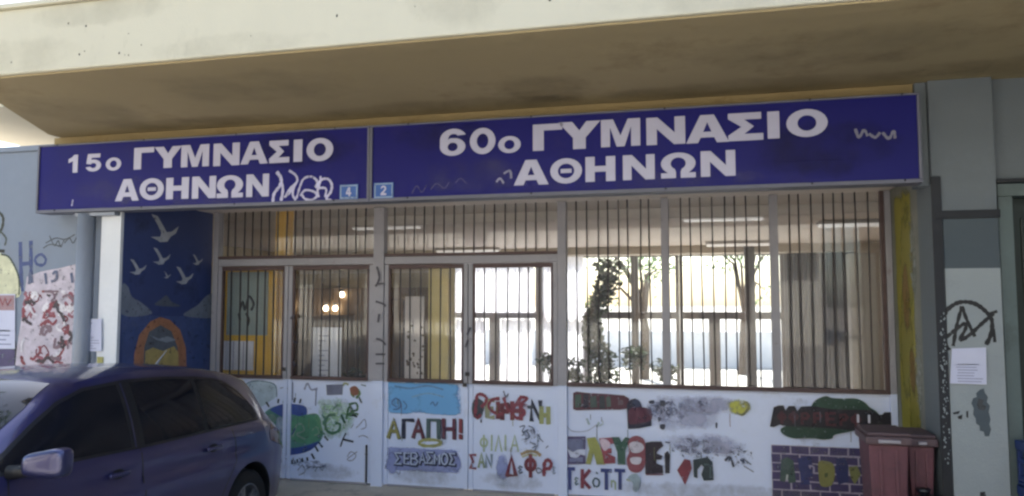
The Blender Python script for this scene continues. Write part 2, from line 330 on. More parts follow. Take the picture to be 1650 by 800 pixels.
def curtain_mat(name, col, transl):
    m, n, b = new_mat(name); n.nodes.remove(b); o = n.nodes['Material Output']
    d = n.nodes.new('ShaderNodeBsdfDiffuse'); t = n.nodes.new('ShaderNodeBsdfTranslucent'); x = n.nodes.new('ShaderNodeMixShader'); x.inputs[0].default_value = transl
    d.inputs[0].default_value = lin(col); t.inputs[0].default_value = lin(col)
    n.links.new(d.outputs[0], x.inputs[1]); n.links.new(t.outputs[0], x.inputs[2]); n.links.new(x.outputs[0], o.inputs[0]); return m
M['curtain'] = curtain_mat('white_curtain_cloth', '#e6e4ea', .6)
M['dark_curtain'] = curtain_mat('brown_curtain_cloth', '#3c353a', .05)
def leaf_mat(name, col):
    m, n, b = new_mat(name); o = n.nodes['Material Output']; b.inputs['Roughness'].default_value = .5
    inf = n.nodes.new('ShaderNodeNewGeometry'); cr = n.nodes.new('ShaderNodeMix'); cr.data_type = 'RGBA'
    c = lin(col); cr.inputs[6].default_value = tuple(x*.55 for x in c[:3])+(1,); cr.inputs[7].default_value = tuple(x*1.5 for x in c[:3])+(1,)
    n.links.new(inf.outputs['Random Per Island'], cr.inputs[0]); n.links.new(cr.outputs[2], b.inputs['Base Color'])
    t = n.nodes.new('ShaderNodeBsdfTranslucent'); n.links.new(cr.outputs[2], t.inputs[0]); x = n.nodes.new('ShaderNodeMixShader'); x.inputs[0].default_value = .35
    n.links.new(b.outputs[0], x.inputs[1]); n.links.new(t.outputs[0], x.inputs[2]); n.links.new(x.outputs[0], o.inputs[0]); return m
M['leaf'] = leaf_mat('tree_leaves', '#5f7a4a'); M['ivy'] = leaf_mat('ivy_leaves', '#2c4026')
M['bark'] = mat('bark', '#4d4034', .9, var=.25, scale=8, bump=.6, bscale=30)

# ------------------------------------------------------------------ ground
def sheet(name, ys_zs, x0, x1, m):
    mb = MB(); nx = 8
    v = [(x0+(x1-x0)*i/nx, y, z) for y, z in ys_zs for i in range(nx+1)]
    mb.add(v, [(j*(nx+1)+i, j*(nx+1)+i+1, (j+1)*(nx+1)+i+1, (j+1)*(nx+1)+i) for j in range(len(ys_zs)-1) for i in range(nx)])
    return struct(mb.build(name, m, fix=False))
def street_z(y): return -.076+.05*(5.71-y)
sheet('street', [(-400, .46), (-20, .46), (-5, street_z(-5)), (0, street_z(0)), (6.41, street_z(6.41)), (6.8, -.115), (1200, -.115)], -600, 600, M['asphalt'])
struct(MB().box(-22, 12, 6.40, 7.80, -.2, 0).build('forecourt', M['slab'], bevel=.012))
struct(MB().box(-3.1, 12, 5.70, 6.398, -.25, -.002).build('pavement', M['slab'], bevel=.012)); struct(MB().box(-22, -5.49, 5.70, 6.398, -.25, -.002).build('pavement', M['slab'], bevel=.012))
struct(MB().box(-9.2, 3.5, 7.801, 16.1, -.1, -.004).build('hall_floor', M['hall_floor']))
struct(MB().box(-30, 30, 16.101, 60, -.1, -.02).build('courtyard_ground', M['yard']))
struct(MB().box(-9.2, 3.5, 6.61, 16.1, 3.05, 3.3).build('hall_ceiling', M['hall_ceiling']))

# ------------------------------------------------------------------ school building
school = thing('school_building', 'cream and grey school entrance with deep concrete canopy over the blue signs', 'building', (-2, 6.6, 0))
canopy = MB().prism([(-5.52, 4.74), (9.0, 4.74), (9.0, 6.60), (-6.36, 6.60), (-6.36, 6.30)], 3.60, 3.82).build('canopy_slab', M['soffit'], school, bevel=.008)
fx = MB().prism([(-5.64, 4.53), (9.0, 4.53), (9.0, 4.738), (-5.54, 4.738)], 3.592, 4.08).build('canopy_fascia', M['cream'], school, bevel=.012)
MB().box(-5.62, 9, 4.56, 4.72, 3.578, 3.5915).build('drip_edge', M['soffit'], fx, bevel=.003)
MB().prism([(-5.655, 4.50), (9.0, 4.50), (9.0, 4.80), (-5.50, 4.80)], 4.083, 4.12).build('coping', M['cream'], fx, bevel=.006)
B('lintel', -6.42, 1.57, 6.44, 6.60, 2.96, 3.597, M['ochre'], school); B('lintel_end', 1.572, 1.654, 6.41, 6.60, 2.80, 3.597, M['pillar_grey'], school)
MB().box(-6.36, 9, 6.62, 6.85, 3.31, 4.3).build('upper_wall', M['cream'], school)
MB().box(-9.2, 3.5, 15.9, 16.1, 3.306, 4.3).build('rear_upper_wall', M['cream'], school)
MB().box(-9.2, 9, 6.86, 15.89, 4.1, 4.3).build('roof', M['cream'], school)
MB().box(3.55, 9, -3.0, 6.36, -.2, 4.3).build('shading_wing', M['pillar_grey'], school)  # unseen wing, added to keep the right side darker
pier = B('pier', -5.745, -5.518, 6.37, 6.41, 0, 2.955, M['white_wall'], school)
mural = B('mural_wall', -5.74, -5.52, 6.412, 7.82, 0, 2.955, mat('mural_navy_paint', '#33457c', .6, var=.12, scale=2.2, bump=.15, dirt='#1a2038', dirt_amt=.6), school, 0)
retw = B('painted_wall', 1.66, 1.85, 6.80, 7.82, 0, 2.955, mat('return_wall_paint', '#7f8076', .7, var=.1, scale=3, bump=.2, dirt='#5a5c55', dirt_amt=.6), school, 0)
pillar = MB().box(1.655, 2.09, 6.37, 6.797, 0, 3.598).build('pillar', M['pillar_grey'], school, bevel=.006)
B('painted_field', 1.72, 2.088, 6.362, 6.371, 2.17, 2.55, M['pillar_mid'], pillar, 0)
B('painted_field', 1.72, 2.088, 6.362, 6.371, 0.0, 2.17, M['pillar_white'], pillar, 0)
B('metal_band', 1.66, 2.10, 6.345, 6.368, 2.54, 2.60, M['dark'], pillar)
B('corner_strip', 1.648, 1.716, 6.352, 6.369, 0, 2.86, M['dark'], pillar)
B('recess_ceiling', -5.52, 1.655, 6.602, 7.82, 2.956, 3.04, M['hall_ceiling'], school, 0)
B('front_wall', 2.091, 9, 6.45, 6.70, 2.80, 3.598, M['pillar_grey'], school)
B('front_wall', 3.25, 3.545, 6.45, 6.70, 0, 2.798, M['pillar_grey'], school)
B('hall_wall', 3.3, 3.5, 7.83, 15.99, 0, 3.045, M['hall_wall'], school, 0)
B('hall_wall', -9.2, -9.0, 7.83, 15.99, 0, 3.045, M['olive'], school, 0)
B('hall_wall', -9.2, -5.525, 7.825, 7.95, 0, 3.045, M['hall_wall'], school, 0)
B('hall_wall', 1.665, 3.5, 7.825, 7.95, 0, 3.045, M['hall_wall'], school, 0)
B('hall_beam', -8.99, 3.29, 9.3, 9.5, 2.93, 3.048, M['hall_ceiling'], school)
B('hall_beam', -8.99, 3.29, 15.4, 15.98, 2.90, 3.048, M['hall_wall'], school)
part_w = B('partition_wall', -8.99, -4.28, 12.5, 12.65, 0, 2.45, M['olive'], school)
for i in range(9): B('wood_panel', -8.95+i*.52, -8.95+i*.52+.5, 12.472, 12.498, 0.02, 2.2+.0*i, M['wood'], part_w, .006)
B('column', (-2.978, 1.844)[0], (-2.748, 1.844)[0], 8.1, 8.35, 0, 2.34, M['pale_yellow'], school)
B('column', (-4.88, 1.841)[0], (-4.728, 1.841)[0], 8.1, 8.25, 0, 3.046, M['yellow'], school)
B('column', (0.708, 1.806)[0], (0.887, 1.806)[0], 15.2, 15.38, 0, 3.04, mat('dark_column_paint', '#3d3a45', .6), school)

# water stains under and on the canopy
STAIN = spray_mat('brown_water_stain', '#5c4a2c', 2.4, .25, .75, .3); GRIME = spray_mat('grey_grime', '#6e6a5a', 2.2, .3, .85, .3)
for u, v, ru, rv, m_ in ((-4.6, 6.2, 1.5, .26, STAIN), (-2.2, 6.22, 1.7, .3, STAIN), (.4, 6.2, 1.6, .28, STAIN), (2.6, 6.1, 1.4, .4, STAIN), (-1.2, 5.9, .5, .5, STAIN), (-3.4, 5.3, 1.2, .6, GRIME), (.9, 5.4, 1.4, .6, GRIME), (-5.3, 5.6, .7, .8, GRIME)):
    smudge('water_stain', (u, v), ru, rv, 'C', m_, canopy)
FGRIME = spray_mat('fascia_grime', '#85806e', 3, .3, .8, .2)
for u, v, ru, rv in ((-4.9, 3.72, .8, .2), (-3.1, 3.66, .9, .12), (-1.5, 3.9, .5, .4), (.3, 3.68, 1.1, .14), (-4.2, 4.0, .9, .14), (-2.2, 4.02, .8, .1)):
    smudge('water_stain', (u, v), ru, rv, 'F', FGRIME, fx)
random.seed(31)
for i in range(26):
    u = random.uniform(-5, 1); v = random.uniform(3.64, 4.0); s = random.uniform(.003, .010)
    blob('pock_mark', [(u+s*math.cos(a)*random.uniform(.5, 1.3), v+1.4*s*math.sin(a)*random.uniform(.6, 1.3)) for a in (0, 1.2, 2.4, 3.6, 5)], 'F', M['dark'], fx, False)
# seagulls, clouds, sea and sun gate painted on the left return wall
def mural_part(name, pts, col, smooth=False): return blob(name, pts, 'L', paint(col), mural, smooth)
mural_part('painted_sea', [(6.424, 1.802), (7.997, 1.761), (8.03, 1.032), (6.456, 1.177)], '#3a5fae')
mural_part('painted_cloud', [(6.41, 2.091), (6.494, 2.081), (6.55, 1.984), (6.692, 1.923), (6.843, 1.809), (6.424, 1.808)], '#8494b0', True)
mural_part('painted_cloud', [(6.894, 1.898), (6.985, 1.963), (7.06, 2.002), (7.141, 1.937), (7.284, 1.885)], '#5f6d86', True)
mural_part('painted_cloud', [(7.351, 1.783), (7.579, 1.898), (7.752, 2.011), (7.961, 2.028), (7.997, 1.768)], '#8494b0', True)
mural_part('sun_gate', [(6.608, 1.163), (6.613, 1.419), (6.673, 1.6), (6.828, 1.733), (6.975, 1.776), (7.131, 1.741), (7.297, 1.631), (7.399, 1.439), (7.436, 1.087)], '#d8854a')
mural_part('sun_gate', [(6.749, 1.15), (6.751, 1.473), (6.815, 1.627), (6.979, 1.692), (7.156, 1.622), (7.265, 1.446), (7.302, 1.099)], '#6d7a8c')
mural_part('sun_gate', [(6.767, 1.149), (6.77, 1.434), (6.878, 1.466), (7.03, 1.42), (7.204, 1.462), (7.278, 1.392), (7.302, 1.099)], '#e0c04a')
mural_part('painted_wave', [(6.817, 1.595), (6.967, 1.551), (7.1, 1.572), (7.241, 1.526), (7.084, 1.507), (6.93, 1.54)], '#9aa4b2')
def gull(cx, cy, s, flip=1):
    pts = [(-26, 12), (-8, 10), (-6, 4), (-14, -8), (-26, -22), (-14, -20), (-2, -6), (4, 2), (14, 0), (28, -10), (22, 2), (12, 8), (6, 16), (-8, 18), (-18, 14)]
    return pts
GULLS = [(6.997, 2.68), (6.963, 2.396), (6.622, 2.27), (7.556, 2.397), (7.341, 2.208), (7.059, 2.212)]
for (y_, z_), s_ in zip(GULLS, (1.0, .62, .55, .42, .68, .26)):
    k = .0070*s_
    blob('seagull', [(y_+a*k*1.15, z_-b*k) for a, b in gull(0, 0, 1)], 'L', paint('#b4bac6'), mural, False)
# yellow-green paint on the right return wall
YG_SPRAY = spray_mat('worn_yellow_green', '#80791c', 6, .22, .42, 1); OC_SPRAY = spray_mat('worn_ochre', '#7d5f22', 7, .3, .5, .9)
smudge('painted_patch', (7.3, 1.8), .3, 1.1, 'R', spray_mat('yellow_green_field', '#8a821c', 3.5, .1, .3, 1), retw, 16, 30, flat=True)
for (c, ru, rv, m_) in (((7.22, 2.25), .26, .62, YG_SPRAY), ((7.30, 1.55), .28, .6, YG_SPRAY), ((7.12, 1.0), .22, .55, YG_SPRAY), ((7.28, 1.95), .16, .45, OC_SPRAY), ((7.15, 1.35), .14, .3, OC_SPRAY)):
    smudge('painted_patch', c, ru, rv, 'R', m_, retw, 16, 16, flat=False)
for i, c in enumerate(('#a9ada6', '#969b98')):
    smudge('worn_paint', ((6.95, 1.35), (7.0, 2.3))[i], .16, .6, 'R', spray_mat('worn_paint_%d' % i, c, 9), retw)

# pillar: circled scrawl, flaked patch
ACOL = paint('#14161c', .5)
for st, wd in (([(1.724, 1.567), (1.69, 1.658), (1.686, 1.772), (1.718, 1.854), (1.774, 1.905), (1.836, 1.923), (1.91, 1.909), (1.973, 1.859), (2.015, 1.792), (2.007, 1.692), (1.971, 1.611)], .030),
               ([(1.754, 1.599), (1.784, 1.75), (1.823, 1.891)], .024), ([(1.823, 1.891), (1.852, 1.791), (1.9, 1.669)], .026), ([(1.689, 1.644), (1.758, 1.704), (1.834, 1.763), (1.841, 1.727), (1.801, 1.645), (1.86, 1.677), (1.945, 1.76), (2.029, 1.841)], .026),
               ([(1.988, 1.832), (2.054, 1.855)], .022), ([(2.025, 1.729), (2.029, 1.63)], .02)):
    ribbon('scrawled_line', [(u, v) for u, v in st], wd, 'P', ACOL, pillar)
for o in pillar.children:
    if o.name.startswith('scrawled'): o.location.y -= .01
def on_pillar(o): o.location.y -= .010; return o
on_pillar(blob('flaked_patch', [(1.918, 1.287), (1.943, 1.296), (1.949, 1.265), (1.968, 1.234), (1.959, 1.198), (1.978, 1.172), (1.968, 1.128), (1.978, 1.075), (1.969, 1.039), (1.979, 1.004), (1.965, 0.954), (1.937, 0.953), (1.93, 0.984), (1.906, 0.992), (1.904, 1.027), (1.884, 1.04), (1.881, 1.08), (1.866, 1.106), (1.872, 1.151), (1.857, 1.186), (1.871, 1.223), (1.895, 1.232), (1.892, 1.259)], 'P', M['pillar_mid'], pillar, False))
on_pillar(blob('flaked_patch', [(1.907, 1.224), (1.939, 1.211), (1.93, 1.18), (1.954, 1.167), (1.94, 1.136), (1.904, 1.143), (1.893, 1.179)], 'P', paint('#3f4246'), pillar, False))
for pts in ([(1.732, 1.115), (1.782, 1.13), (1.772, 1.108), (1.739, 1.102)], [(1.764, 1.089), (1.797, 1.104), (1.791, 1.068), (1.767, 1.072)], [(1.822, 1.127), (1.835, 1.132), (1.833, 1.078), (1.821, 1.087)], [(1.889, 0.554), (1.921, 0.56), (1.928, 0.525), (1.888, 0.523)]):
    on_pillar(blob('paint_chip', pts, 'P', ACOL, pillar, False))
random.seed(4)
for i in range(90):
    z = random.uniform(.75, 1.85); u = random.uniform(1.66, 1.705); s = random.uniform(.002, .007)
    o = blob('flaked_paint', [(u+s*math.cos(a)*random.uniform(.5, 1.2), z+1.7*s*math.sin(a)*random.uniform(.6, 1.2)) for a in (0, 1.2, 2.4, 3.6, 5)], 'P', M['pillar_white'], pillar, False); o.location.y -= .017

# ------------------------------------------------------------------ graffiti wall at the left
gw = thing('graffiti_wall', 'grey-blue plastered wall covered in scrawls left of the sign post', 'wall', (-9, 6.65, 0))
B('wall', -22, -5.746, 6.55, 6.75, -.1, 3.50, M['grey_wall'], gw)
MB().box(-22, -5.746, 6.53, 6.77, 3.503, 3.56).build('coping', M['grey_wall'], gw, bevel=.006)
def gwr(pts, wd, col): return ribbon('scrawled_line', pts, wd, 'W', paint(col), gw)
for pts in ([(-6.899, 2.553), (-6.873, 2.231), (-6.846, 2.038)], [(-6.766, 2.563), (-6.747, 2.229), (-6.746, 2.197)], [(-6.886, 2.321), (-6.737, 2.332)]): gwr(pts, .045, '#34509a')
ribbon('scrawled_line', [(-6.633, 2.42), (-6.569, 2.368), (-6.596, 2.311), (-6.674, 2.318), (-6.701, 2.376)], .03, 'W', paint('#34509a'), gw, closed=True)
for pts in ([(-6.578, 2.534), (-6.457, 2.583), (-6.341, 2.568), (-6.222, 2.616)], [(-6.535, 2.61), (-6.468, 2.506), (-6.425, 2.557), (-6.391, 2.499), (-6.349, 2.568)], [(-6.347, 2.53), (-6.288, 2.579), (-6.24, 2.528), (-6.198, 2.59)], [(-6.606, 2.483), (-6.515, 2.52), (-6.375, 2.492)]): gwr(pts, .012, '#4d5560')
blob('painted_figure', [(-7.216, 2.403), (-7.09, 2.427), (-7.006, 2.361), (-6.938, 2.27), (-6.892, 2.154), (-6.882, 1.987), (-7.191, 1.988)], 'W', paint('#cfcfb0'), gw, True)
gwr([(-7.214, 2.887), (-7.137, 2.819), (-7.139, 2.714), (-7.183, 2.65)], .03, '#2d332c'); gwr([(-7.138, 2.428), (-7.04, 2.4), (-6.955, 2.296), (-6.893, 2.167), (-6.883, 2)], .02, '#3b4840'); gwr([(-7.188, 2.468), (-7.092, 2.459)], .04, '#2c2f2c'); gwr([(-7.169, 2.676), (-7.084, 2.596), (-7.095, 2.518)], .022, '#49504a')
blob('painted_band', [(-7.158, 1.442), (-6.906, 1.446), (-6.892, 1.212), (-7.144, 1.207)], 'W', paint('#574a86'), gw, False)
ribbon('scrawled_line', [(-6.928, 1.56), (-6.891, 1.452), (-6.888, 1.275)], .03, 'W', paint('#2c2c3a'), gw)

# ------------------------------------------------------------------ posters and notices
def sheet_of_paper(name, label, pts, pl, lines, lift=0, col=None, ink=None, group=None):
    o = blob(name, pts, pl, col or M['paper'], None, False); o.data.name = name
    sol = o.modifiers.new('t', 'SOLIDIFY'); sol.thickness = .0006
    if pl == 'P': o.location.y -= lift
    tag(o, label, 'notice' if 'notice' in name else 'poster', group)
    (a, b), (c, d) = pts[0], pts[2]
    for f0, f1, g in lines:
        u0, u1 = a+(c-a)*f0, a+(c-a)*f1; z = b+(d-b)*g; h = abs(d-b)*.012
        k = blob('printed_line', [(u0, z-h), (u1, z-h), (u1, z+h), (u0, z+h)], pl, ink or M['ink'], o, False)
        k.matrix_parent_inverse = Matrix.Identity(4)
    return o
random.seed(9)
def text_lines(n, top=.12, bot=.92): return [(.1+random.uniform(0, .06), random.uniform(.6, .92), top+(bot-top)*i/(n-1)) for i in range(n)]
sheet_of_paper('notice', 'white printed notice taped to the pillar under the circled scrawl', [(1.741, 1.581), (1.966, 1.593), (1.96, 1.324), (1.719, 1.327)], 'P', text_lines(11), .011)
sheet_of_paper('notice', 'white notice with a small black mark on the pier beside the sign post', [(-5.93, 1.765), (-5.685, 1.766), (-5.67, 1.455), (-5.921, 1.451)], 'P', text_lines(9, .25)+[(.28, .55, .13), (.3, .52, .15)], .004, ink=M['ink'])
poster = blob('poster', [(-6.792, 2.191), (-6.624, 2.241), (-6.38, 2.276), (-6.199, 2.312), (-6.145, 1.228), (-6.892, 1.212), (-6.876, 1.465), (-6.843, 1.719)], 'W', paint('#c5bcc8', .8), None, False)
poster.modifiers.new('t', 'SOLIDIFY').thickness = .0008
tag(poster, 'large torn white poster sprayed with red scribbles beside the sign post', 'poster')
def pkid(o): o.parent = poster; return o
random.seed(21)
RED = ['#a8304a', '#8e2440', '#b0506a', '#a02838']
PW = [(-6.815, 2.038), (-6.178, 1.289)]
(u0, v0), (u1, v1) = PW
for i in range(70):
    c = Vector((random.uniform(u0, u1), v0+(v1-v0)*random.random()**1.3)); ps = [c]
    for k in range(random.randint(3, 6)): ps.append(ps[-1]+Vector((random.uniform(-.07, .07), random.uniform(-.06, .06))))
    ps = [Vector((min(max(p.x, u0), u1), min(max(p.y, v1), v0))) for p in ps]
    col = random.choice(RED) if i < 38 else random.choice(['#4a3a48', '#7a6470', '#d8d4dc', '#e0dce2'])
    pkid(ribbon('spray_scribble', ps, random.uniform(.012, .035), 'W', paint(col), None))
for pts in ([(-6.756, 2.114), (-6.747, 2.229), (-6.718, 2.127)], [(-6.561, 2.227), (-6.54, 2.113)], [(-6.468, 2.214), (-6.423, 2.239), (-6.42, 2.163), (-6.479, 2.138)], [(-6.24, 2.224), (-6.22, 2.124)]): pkid(ribbon('spray_scribble', pts, .03, 'W', paint('#5d6b96'), None))
p2 = sheet_of_paper('poster', 'white poster with a red heading at the left edge of the graffiti wall', [(-7.201, 2.014), (-6.923, 2.013), (-6.891, 1.452), (-7.166, 1.449)], 'W', text_lines(8, .35))
q = blob('red_heading', [(-7.192, 2.001), (-6.93, 2), (-6.921, 1.846), (-7.183, 1.846)], 'W', paint('#b88a94'), None, False); q.parent = p2
q = ribbon('red_letters', [(-7.154, 1.898), (-7.11, 1.968), (-7.074, 1.898), (-7.047, 1.968), (-7.011, 1.898), (-6.967, 1.962)], .02, 'W', paint('#a83a48'), None, False); q.parent = p2

# ------------------------------------------------------------------ steel post under the sign
post = thing('sign_post', 'grey steel post holding up the left end of the blue sign', 'post', (-5.88, 6.34, 0))
MB().tube([(-5.885, 6.335, 0), (-5.885, 6.335, 2.79)], .082, 20).build('shaft', M['post'], post, smooth=False)
for p in post.children[0].data.polygons: p.use_smooth = len(p.vertices) == 4
B('base_plate', -6.0, -5.77, 6.22, 6.45, .001, .015, M['post'], post)
B('top_bracket', -5.99, -5.53, 6.29, 6.366, 2.765, 2.80, M['post'], post)
B('paint_mark', -5.73, -5.66, 6.362, 6.369, 1.12, 1.40, paint('#b9b53a'), pier, 0)

# ------------------------------------------------------------------ blue school signs
def sign(label, x0, x1, group='blue school name signs'):
    z0, z1 = 2.815, 3.485
    t = thing('school_sign', label, 'sign', ((x0+x1)/2, 6.33, z0), group)
    B('panel', x0+.021, x1-.021, 6.27, 6.30, z0+.019, z1-.015, M['blue'], t, .001)
    B('backing', x0+.01, x1-.01, 6.302, 6.43, z0+.01, z1-.01, M['alu'], t)
    B('frame_rail', x0, x1, 6.258, 6.44, z0-.010, z0+.020, M['alu'], t); B('frame_rail', x0, x1, 6.258, 6.44, z1-.016, z1, M['alu'], t)
    B('frame_stile', x0, x0+.022, 6.256, 6.438, z0+.022, z1-.018, M['alu'], t); B('frame_stile', x1-.022, x1, 6.256, 6.438, z0+.022, z1-.018, M['alu'], t)
    return t
S1 = sign('blue sign reading 15ο ΓΥΜΝΑΣΙΟ ΑΘΗΝΩΝ, the shorter one at the left', -6.43, -2.862)
S2 = sign('long blue sign reading 60ο ΓΥΜΝΑΣΙΟ ΑΘΗΝΩΝ, right of the other', -2.858, 1.572)
DUST = spray_mat('sign_dust', '#5c5c86', 4, .4, .72, .35); FADE = spray_mat('sign_dark_fade', '#101040', 2.2, .35, .7, .5)
for t, u, v, ru, rv, m_ in ((S1, -5.4, 3.0, .9, .2, DUST), (S1, -3.6, 3.3, .8, .25, FADE), (S1, -4.6, 2.9, 1.4, .1, DUST), (S2, -1.9, 3.0, .9, .22, DUST), (S2, .9, 3.1, .8, .33, FADE), (S2, -.4, 2.9, 1.5, .1, DUST), (S2, -2.2, 3.35, .7, .2, FADE)):
    smudge('dirt_patch', (u, v), ru, rv, 'S', m_, t)
for t, xs in ((S1, (-6.2, -5.2, -4.2, -3.2)), (S2, (-2.5, -1.4, -.3, .8, 1.45))):
    for x in xs:
        for z in (2.828, 3.478):
            MB().lathe([(.001, -.006), (.007, -.005), (.009, 0)], (x, 6.2575, z), 'Y', 10).build('screw', M['dark'], t)
LETTERS = [
    ('1', (-6.072, 3.286)[0], (-5.93, 3.28)[0], (-5.997, 3.195)[1], (-6.005, 3.371)[1], S1),
    ('5', (-5.864, 3.288)[0], (-5.683, 3.28)[0], (-5.77, 3.197)[1], (-5.778, 3.371)[1], S1),
    ('Ο', (-5.628, 3.264)[0], (-5.454, 3.257)[0], (-5.538, 3.196)[1], (-5.544, 3.324)[1], S1),
    ('Γ', (-5.309, 3.305)[0], (-5.088, 3.294)[0], (-5.194, 3.195)[1], (-5.202, 3.405)[1], S1),
    ('Υ', (-5.081, 3.305)[0], (-4.783, 3.292)[0], (-4.927, 3.197)[1], (-4.935, 3.401)[1], S1),
    ('Μ', (-4.786, 3.305)[0], (-4.486, 3.291)[0], (-4.632, 3.194)[1], (-4.639, 3.403)[1], S1),
    ('Ν', (-4.439, 3.302)[0], (-4.164, 3.289)[0], (-4.297, 3.19)[1], (-4.304, 3.401)[1], S1),
    ('Α', (-4.153, 3.304)[0], (-3.872, 3.29)[0], (-4.009, 3.193)[1], (-4.015, 3.401)[1], S1),
    ('Σ', (-3.856, 3.3)[0], (-3.654, 3.29)[0], (-3.752, 3.192)[1], (-3.757, 3.398)[1], S1),
    ('Ι', (-3.609, 3.297)[0], (-3.523, 3.293)[0], (-3.564, 3.194)[1], (-3.568, 3.396)[1], S1),
    ('Ο', (-3.48, 3.3)[0], (-3.217, 3.287)[0], (-3.346, 3.188)[1], (-3.35, 3.4)[1], S1),
    ('Α', (-5.508, 3.006)[0], (-5.24, 2.996)[0], (-5.368, 2.896)[1], (-5.377, 3.106)[1], S1),
    ('Θ', (-5.233, 3.004)[0], (-4.965, 2.994)[0], (-5.094, 2.894)[1], (-5.102, 3.104)[1], S1),
    ('Η', (-4.94, 3.002)[0], (-4.694, 2.993)[0], (-4.812, 2.895)[1], (-4.82, 3.099)[1], S1),
    ('Ν', (-4.658, 3)[0], (-4.404, 2.99)[0], (-4.527, 2.892)[1], (-4.534, 3.099)[1], S1),
    ('Ω', (-4.393, 2.999)[0], (-4.12, 2.989)[0], (-4.253, 2.889)[1], (-4.259, 3.098)[1], S1),
    ('Ν', (-4.085, 2.997)[0], (-3.853, 2.988)[0], (-3.965, 2.888)[1], (-3.971, 3.097)[1], S1),
    ('6', (-2.208, 3.301)[0], (-1.979, 3.29)[0], (-2.092, 3.178)[1], (-2.094, 3.413)[1], S2),
    ('Ο', (-1.939, 3.299)[0], (-1.712, 3.288)[0], (-1.825, 3.18)[1], (-1.826, 3.407)[1], S2),
    ('Ο', (-1.688, 3.255)[0], (-1.492, 3.246)[0], (-1.59, 3.178)[1], (-1.59, 3.323)[1], S2),
    ('Γ', (-1.387, 3.304)[0], (-1.137, 3.29)[0], (-1.262, 3.186)[1], (-1.261, 3.408)[1], S2),
    ('Υ', (-1.169, 3.308)[0], (-0.82, 3.289)[0], (-0.994, 3.184)[1], (-0.993, 3.413)[1], S2),
    ('Μ', (-0.815, 3.309)[0], (-0.497, 3.292)[0], (-0.656, 3.188)[1], (-0.654, 3.414)[1], S2),
    ('Ν', (-0.447, 3.306)[0], (-0.141, 3.29)[0], (-0.295, 3.186)[1], (-0.291, 3.409)[1], S2),
    ('Α', (-0.135, 3.304)[0], (0.195, 3.286)[0], (0.029, 3.184)[1], (0.033, 3.407)[1], S2),
    ('Σ', (0.19, 3.303)[0], (0.453, 3.288)[0], (0.32, 3.186)[1], (0.324, 3.406)[1], S2),
    ('Ι', (0.486, 3.3)[0], (0.574, 3.295)[0], (0.528, 3.191)[1], (0.533, 3.404)[1], S2),
    ('Ο', (0.625, 3.307)[0], (0.925, 3.29)[0], (0.773, 3.19)[1], (0.779, 3.408)[1], S2),
    ('Α', (-1.552, 3.011)[0], (-1.255, 2.999)[0], (-1.403, 2.9)[1], (-1.402, 3.111)[1], S2),
    ('Θ', (-1.24, 3.011)[0], (-0.974, 3)[0], (-1.107, 2.9)[1], (-1.106, 3.111)[1], S2),
    ('Η', (-0.945, 3.015)[0], (-0.701, 3.005)[0], (-0.823, 2.907)[1], (-0.822, 3.112)[1], S2),
    ('Ν', (-0.639, 3.016)[0], (-0.385, 3.005)[0], (-0.513, 2.909)[1], (-0.51, 3.112)[1], S2),
    ('Ω', (-0.335, 3.018)[0], (-0.065, 3.006)[0], (-0.201, 2.911)[1], (-0.198, 3.115)[1], S2),
    ('Ν', (-0.025, 3.02)[0], (0.239, 3.008)[0], (0.106, 2.912)[1], (0.11, 3.116)[1], S2),
]
for ch, x0, x1, z0, z1, t in LETTERS: glyph(ch, x0, x1, z0, z1, 6.2695, M['sign_white'], t)
# scribbles, scratches and plates on the signs
def tagline(pts, wd, t, col='#b9b8d8'): return ribbon('sprayed_tag', pts, wd, 'S', paint(col, .4), t)
for pts, wd in (([(-3.778, 3.111), (-3.732, 3.047), (-3.743, 2.979), (-3.798, 2.912), (-3.809, 2.833)], .030), ([(-3.732, 3.035), (-3.711, 2.943), (-3.727, 2.842)], .026), ([(-3.652, 3.117), (-3.583, 3.069), (-3.569, 3.012), (-3.624, 2.963), (-3.66, 2.919), (-3.684, 2.874)], .022),
                ([(-3.697, 2.875), (-3.647, 2.907), (-3.599, 2.962), (-3.563, 3.029)], .020), ([(-3.599, 2.962), (-3.61, 2.894), (-3.578, 2.843)], .020), ([(-3.572, 2.859), (-3.537, 2.971), (-3.501, 3.037), (-3.428, 3.051), (-3.372, 3.01), (-3.37, 2.942)], .020),
                ([(-3.535, 2.881), (-3.487, 2.93), (-3.4, 2.915), (-3.369, 2.875), (-3.417, 2.843), (-3.485, 2.851), (-3.517, 2.891)], .020), ([(-3.369, 2.897), (-3.341, 2.997), (-3.336, 3.053)], .020), ([(-3.389, 2.954), (-3.329, 3.019), (-3.262, 3.022), (-3.225, 2.971), (-3.235, 2.904), (-3.277, 2.85), (-3.228, 2.831)], .022), ([(-3.35, 2.863), (-3.364, 2.931), (-3.315, 2.946), (-3.278, 2.928), (-3.289, 2.861)], .02)):
    tagline(pts, wd, S1)
tagline([(-6.006, 2.867), (-5.995, 2.928)], .016, S1)
for pts in ([(1.119, 3.235), (1.143, 3.167), (1.18, 3.222), (1.204, 3.173)], [(1.214, 3.192), (1.256, 3.161), (1.292, 3.197)], [(1.309, 3.196), (1.35, 3.147), (1.386, 3.202), (1.393, 3.145)]): tagline(pts, .02, S2, '#8684a2')
for pts in ([(-1.704, 2.935), (-1.671, 2.965), (-1.639, 2.921)], [(-1.639, 3.006), (-1.585, 3.025), (-1.574, 2.961)]): tagline(pts, .018, S2, '#9a98bd')
for pts in ([(-2.462, 2.866), (-2.417, 2.929), (-2.371, 2.873), (-2.326, 2.937)], [(-2.292, 2.892), (-2.235, 2.944), (-2.167, 2.899), (-2.123, 2.951)], [(-2.067, 2.938), (-2.023, 2.979), (-1.967, 2.934)]): tagline(pts, .010, S2, '#3b3a80')
